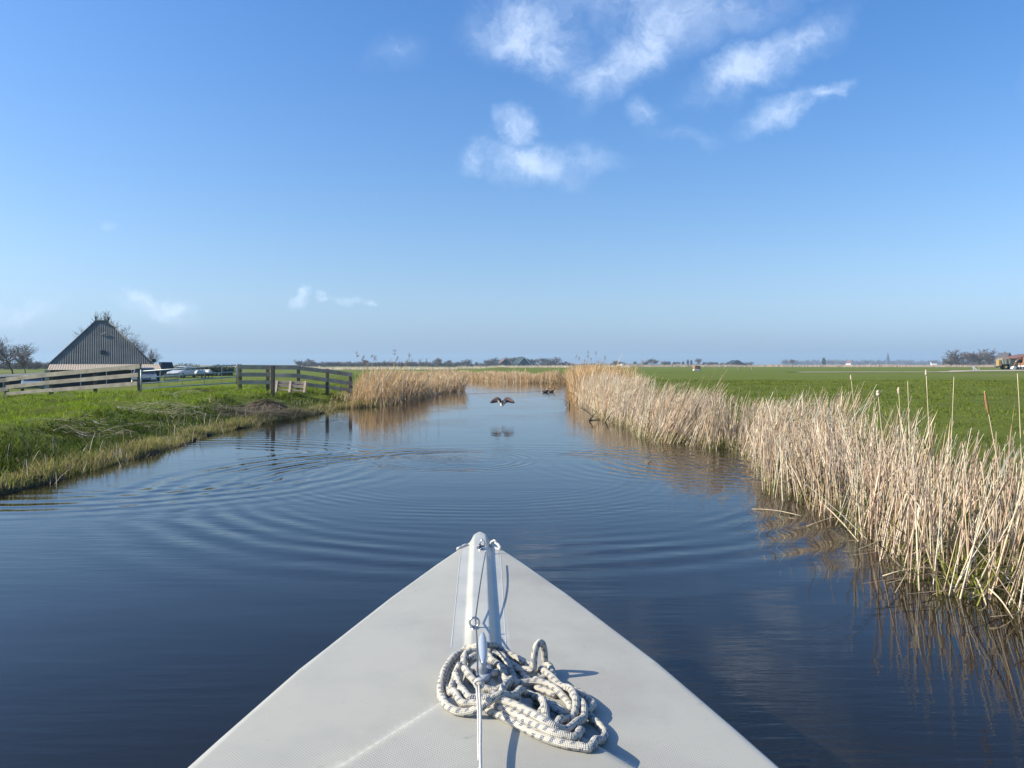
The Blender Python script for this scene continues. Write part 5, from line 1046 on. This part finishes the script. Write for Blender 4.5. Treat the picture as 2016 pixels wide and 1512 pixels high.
for i, (px, yb, hpx, lb) in enumerate([(1378, 730, 9, 'thick post beside the brown water trough in the pasture'), (1407, 727, 7, 'first thin fence post right of the trough'), (1426, 727, 7, 'second thin fence post right of the trough'), (1453, 728, 8, 'third fence post right of the trough, beside the pale wire'), (1480, 728, 8, 'fourth fence post right of the trough'), (1663, 724, 6, 'short post far out in the pasture, left of two'), (1689, 724, 6, 'short post far out in the pasture, right of two'), (1928, 729, 8, 'leaning stake on the dirt track left of the digger')]):
    p_ = G(px, yb, .3); d = p_[1]; h = hpx / F * d; q = MB(); w_ = .16; q.beam((0, 0, -.3), (wob(.08), 0, h), w_, w_, (0, 1, 0)); q.add([(-w_ / 2, -w_ / 2, h), (w_ / 2, -w_ / 2, h), (w_ / 2, w_ / 2, h), (-w_ / 2, w_ / 2, h), (wob(.1), 0, h + .08)], [(0, 1, 4), (1, 2, 4), (2, 3, 4), (3, 0, 4)]); o = q.build('pasture_post', M['oldwood_grey']); o.location = p_; tag(o, lb, 'post', 'posts in the right pasture')
p_ = G(1371, 730, .3); tr = empty('water_trough', p_, R(10), 'brown boxy water trough with white tray in the pasture', 'trough')
q = MB(); q.box(-.55, .6, -.5, .5, .15, 1.0); bevel(q.build('tank', material('rusty_tank', (.32, .20, .13), .8, .4, 3), tr), .05); q = MB(); q.box(-1.0, .3, -1.1, -.52, .02, .26); bevel(q.build('tray', M['whitewash'], tr), .04)
for sx_ in (-.45, .5): q = MB(); q.box(sx_ - .06, sx_ + .06, -.45, .45, -.1, .16); q.build('skid', M['postwood'], tr)
orange = material('digger_orange', (.30, .14, .055), .5, .2, 1.5); yel = material('faded_yellow', (.38, .26, .11), .6, .2, 1.5); greyp = material('grey_green_paint', (.32, .34, .29), .6, .25, 1.2)
tp = G(1981, 727.5, .3); tl = empty('dump_trailer', tp, R(-8), 'grey green dump trailer with yellow front standing on the dirt track', 'trailer')
q = MB(); q.add([(-1.2, -1.1, 1.3), (1.6, -1.1, 1.3), (1.6, 1.1, 1.3), (-1.2, 1.1, 1.3), (-1.5, -1.25, 2.75), (1.7, -1.25, 2.75), (1.7, 1.25, 2.75), (-1.5, 1.25, 2.75)], [(3, 2, 1, 0), (4, 5, 6, 7), (0, 1, 5, 4), (1, 2, 6, 5), (2, 3, 7, 6), (3, 0, 4, 7)]); bevel(q.build('tipper_body', greyp, tl), .04)
for x_ in (-.6, .3, 1.2): q = MB(); q.box(x_ - .05, x_ + .05, -1.32, -1.18, 1.4, 2.75); q.build('rib', greyp, tl)
q = MB(); q.box(-2.1, -1.45, -.9, .6, .9, 2.5); q.box(-2.0, -1.6, -.95, -.91, 1.7, 2.3); bevel(q.build('front_panel', yel, tl), .04)
q = MB(); q.box(-1.6, 1.6, -.5, .5, .75, 1.28); q.beam((-1.6, 0, .8), (-2.4, 0, .5), .2, .2); q.build('chassis', M['rubber'], tl)
for x_ in (-.4, .9):
    for sg in (-1, 1): q = MB(); q.disc((x_, sg * .95, .55), .55, (0, 1, 0), .38, 16); w_ = q.build('wheel', M['rubber'], tl); q = MB(); q.disc((x_, sg * 1.0, .55), .28, (0, 1, 0), .34, 12); q.build('rim', yel, w_)
bp_ = G(2025, 726.5, .3); house('tool_shed', 2024, 190, 9, 6, 2.8, 3.7, R(0), M['darkwall'], M['redtile'], 'black shed with flat reddish roof behind the digger at the right edge', 'shed', None, 1)
ep = G(2016, 728.2, .3); ex = empty('excavator', ep, R(4), 'orange digger with raised arm at the right edge of the pasture', 'excavator')
for sg in (-1, 1):
    q = MB(); prof = [(-1.5, .1), (1.5, .1), (1.75, .4), (1.5, .7), (-1.5, .7), (-1.75, .4)]; q.prism(prof, sg * 1.0 - .28, sg * 1.0 + .28); tk = bevel(q.build('track', M['rubber'], ex), .05)
    for x_ in (-1.3, -.5, .4, 1.3): q = MB(); q.disc((x_, sg * 1.0 - .3 * 1, .4), .24, (0, 1, 0), .06, 12); q.build('track_wheel', M['rim'], tk)
q = MB(); q.box(-.6, 2.3, -1.15, 1.15, .8, 1.6); bevel(q.build('body', orange, ex), .1); q = MB(); q.box(-.62, 2.32, -1.17, 1.17, .74, 1.0); bevel(q.build('skirt', M['whitewash'], ex), .05)
q = MB(); q.add([(-.5, -1.1, 1.62), (.9, -1.1, 1.62), (.9, -.1, 1.62), (-.5, -.1, 1.62), (-.3, -1.05, 2.9), (.85, -1.05, 2.9), (.85, -.15, 2.9), (-.3, -.15, 2.9)], [(3, 2, 1, 0), (4, 5, 6, 7), (0, 1, 5, 4), (1, 2, 6, 5), (2, 3, 7, 6), (3, 0, 4, 7)]); cb = bevel(q.build('cab', orange, ex), .05)
q = MB(); q.box(-.2, .75, -1.14, -1.10, 1.9, 2.7); q.build('cab_window', M['glass'], cb)
q = MB(); q.beam((.2, .3, 1.5), (.3, .3, 2.9), .3, .38, (0, 1, 0)); q.beam((.3, .3, 2.85), (-1.3, .3, 2.3), .28, .34); q.build('boom', orange, ex); q = MB(); q.beam((-1.15, .3, 2.5), (-2.3, .3, .75), .22, .28); q.build('stick', orange, ex)
q = MB(); q.tube([(0, .3, 2.3), (-.9, .3, 2.75)], .07, 8); q.tube([(-1.0, .3, 2.75), (-2.0, .3, 1.7)], .06, 8); q.build('hydraulic_ram', M['rim'], ex)
q = MB(); q.prism([(-2.6, .75), (-2.2, .85), (-1.9, .45), (-2.0, .1), (-2.5, .02), (-2.85, .3)], -.1, .7); bevel(q.build('bucket', M['whitewash'], ex), .04)
p_ = G(1921, 729.5, .3); q = MB(); q.beam((-.55, 0, .75), (.3, 0, .05), .12, .3); q.beam((-.5, .02, 0), (-.45, .02, .75), .07, .07, (0, 1, 0)); o = q.build('leaning_plank', M['whitewash']); o.location = p_; tag(o, 'pale plank leaning beside the dirt track left of the digger', 'plank')

# ------------------------------------------------------------------ hazy spring air
q = MB(); q.box(-4400, 4400, -140, 4900, -2.2, 60); hz = q.build('haze', None); tag(hz, kind='stuff')
hm = bpy.data.materials.new('haze_air'); hm.use_nodes = True; n_, l_ = hm.node_tree.nodes, hm.node_tree.links
n_.remove(n_['Principled BSDF']); pv = n_.new('ShaderNodeVolumePrincipled'); pv.inputs['Color'].default_value = (.58, .80, 1.0, 1); pv.inputs['Density'].default_value = .00022; pv.inputs['Anisotropy'].default_value = .1
l_.new(pv.outputs[0], n_['Material Output'].inputs['Volume']); hz.data.materials.append(hm)
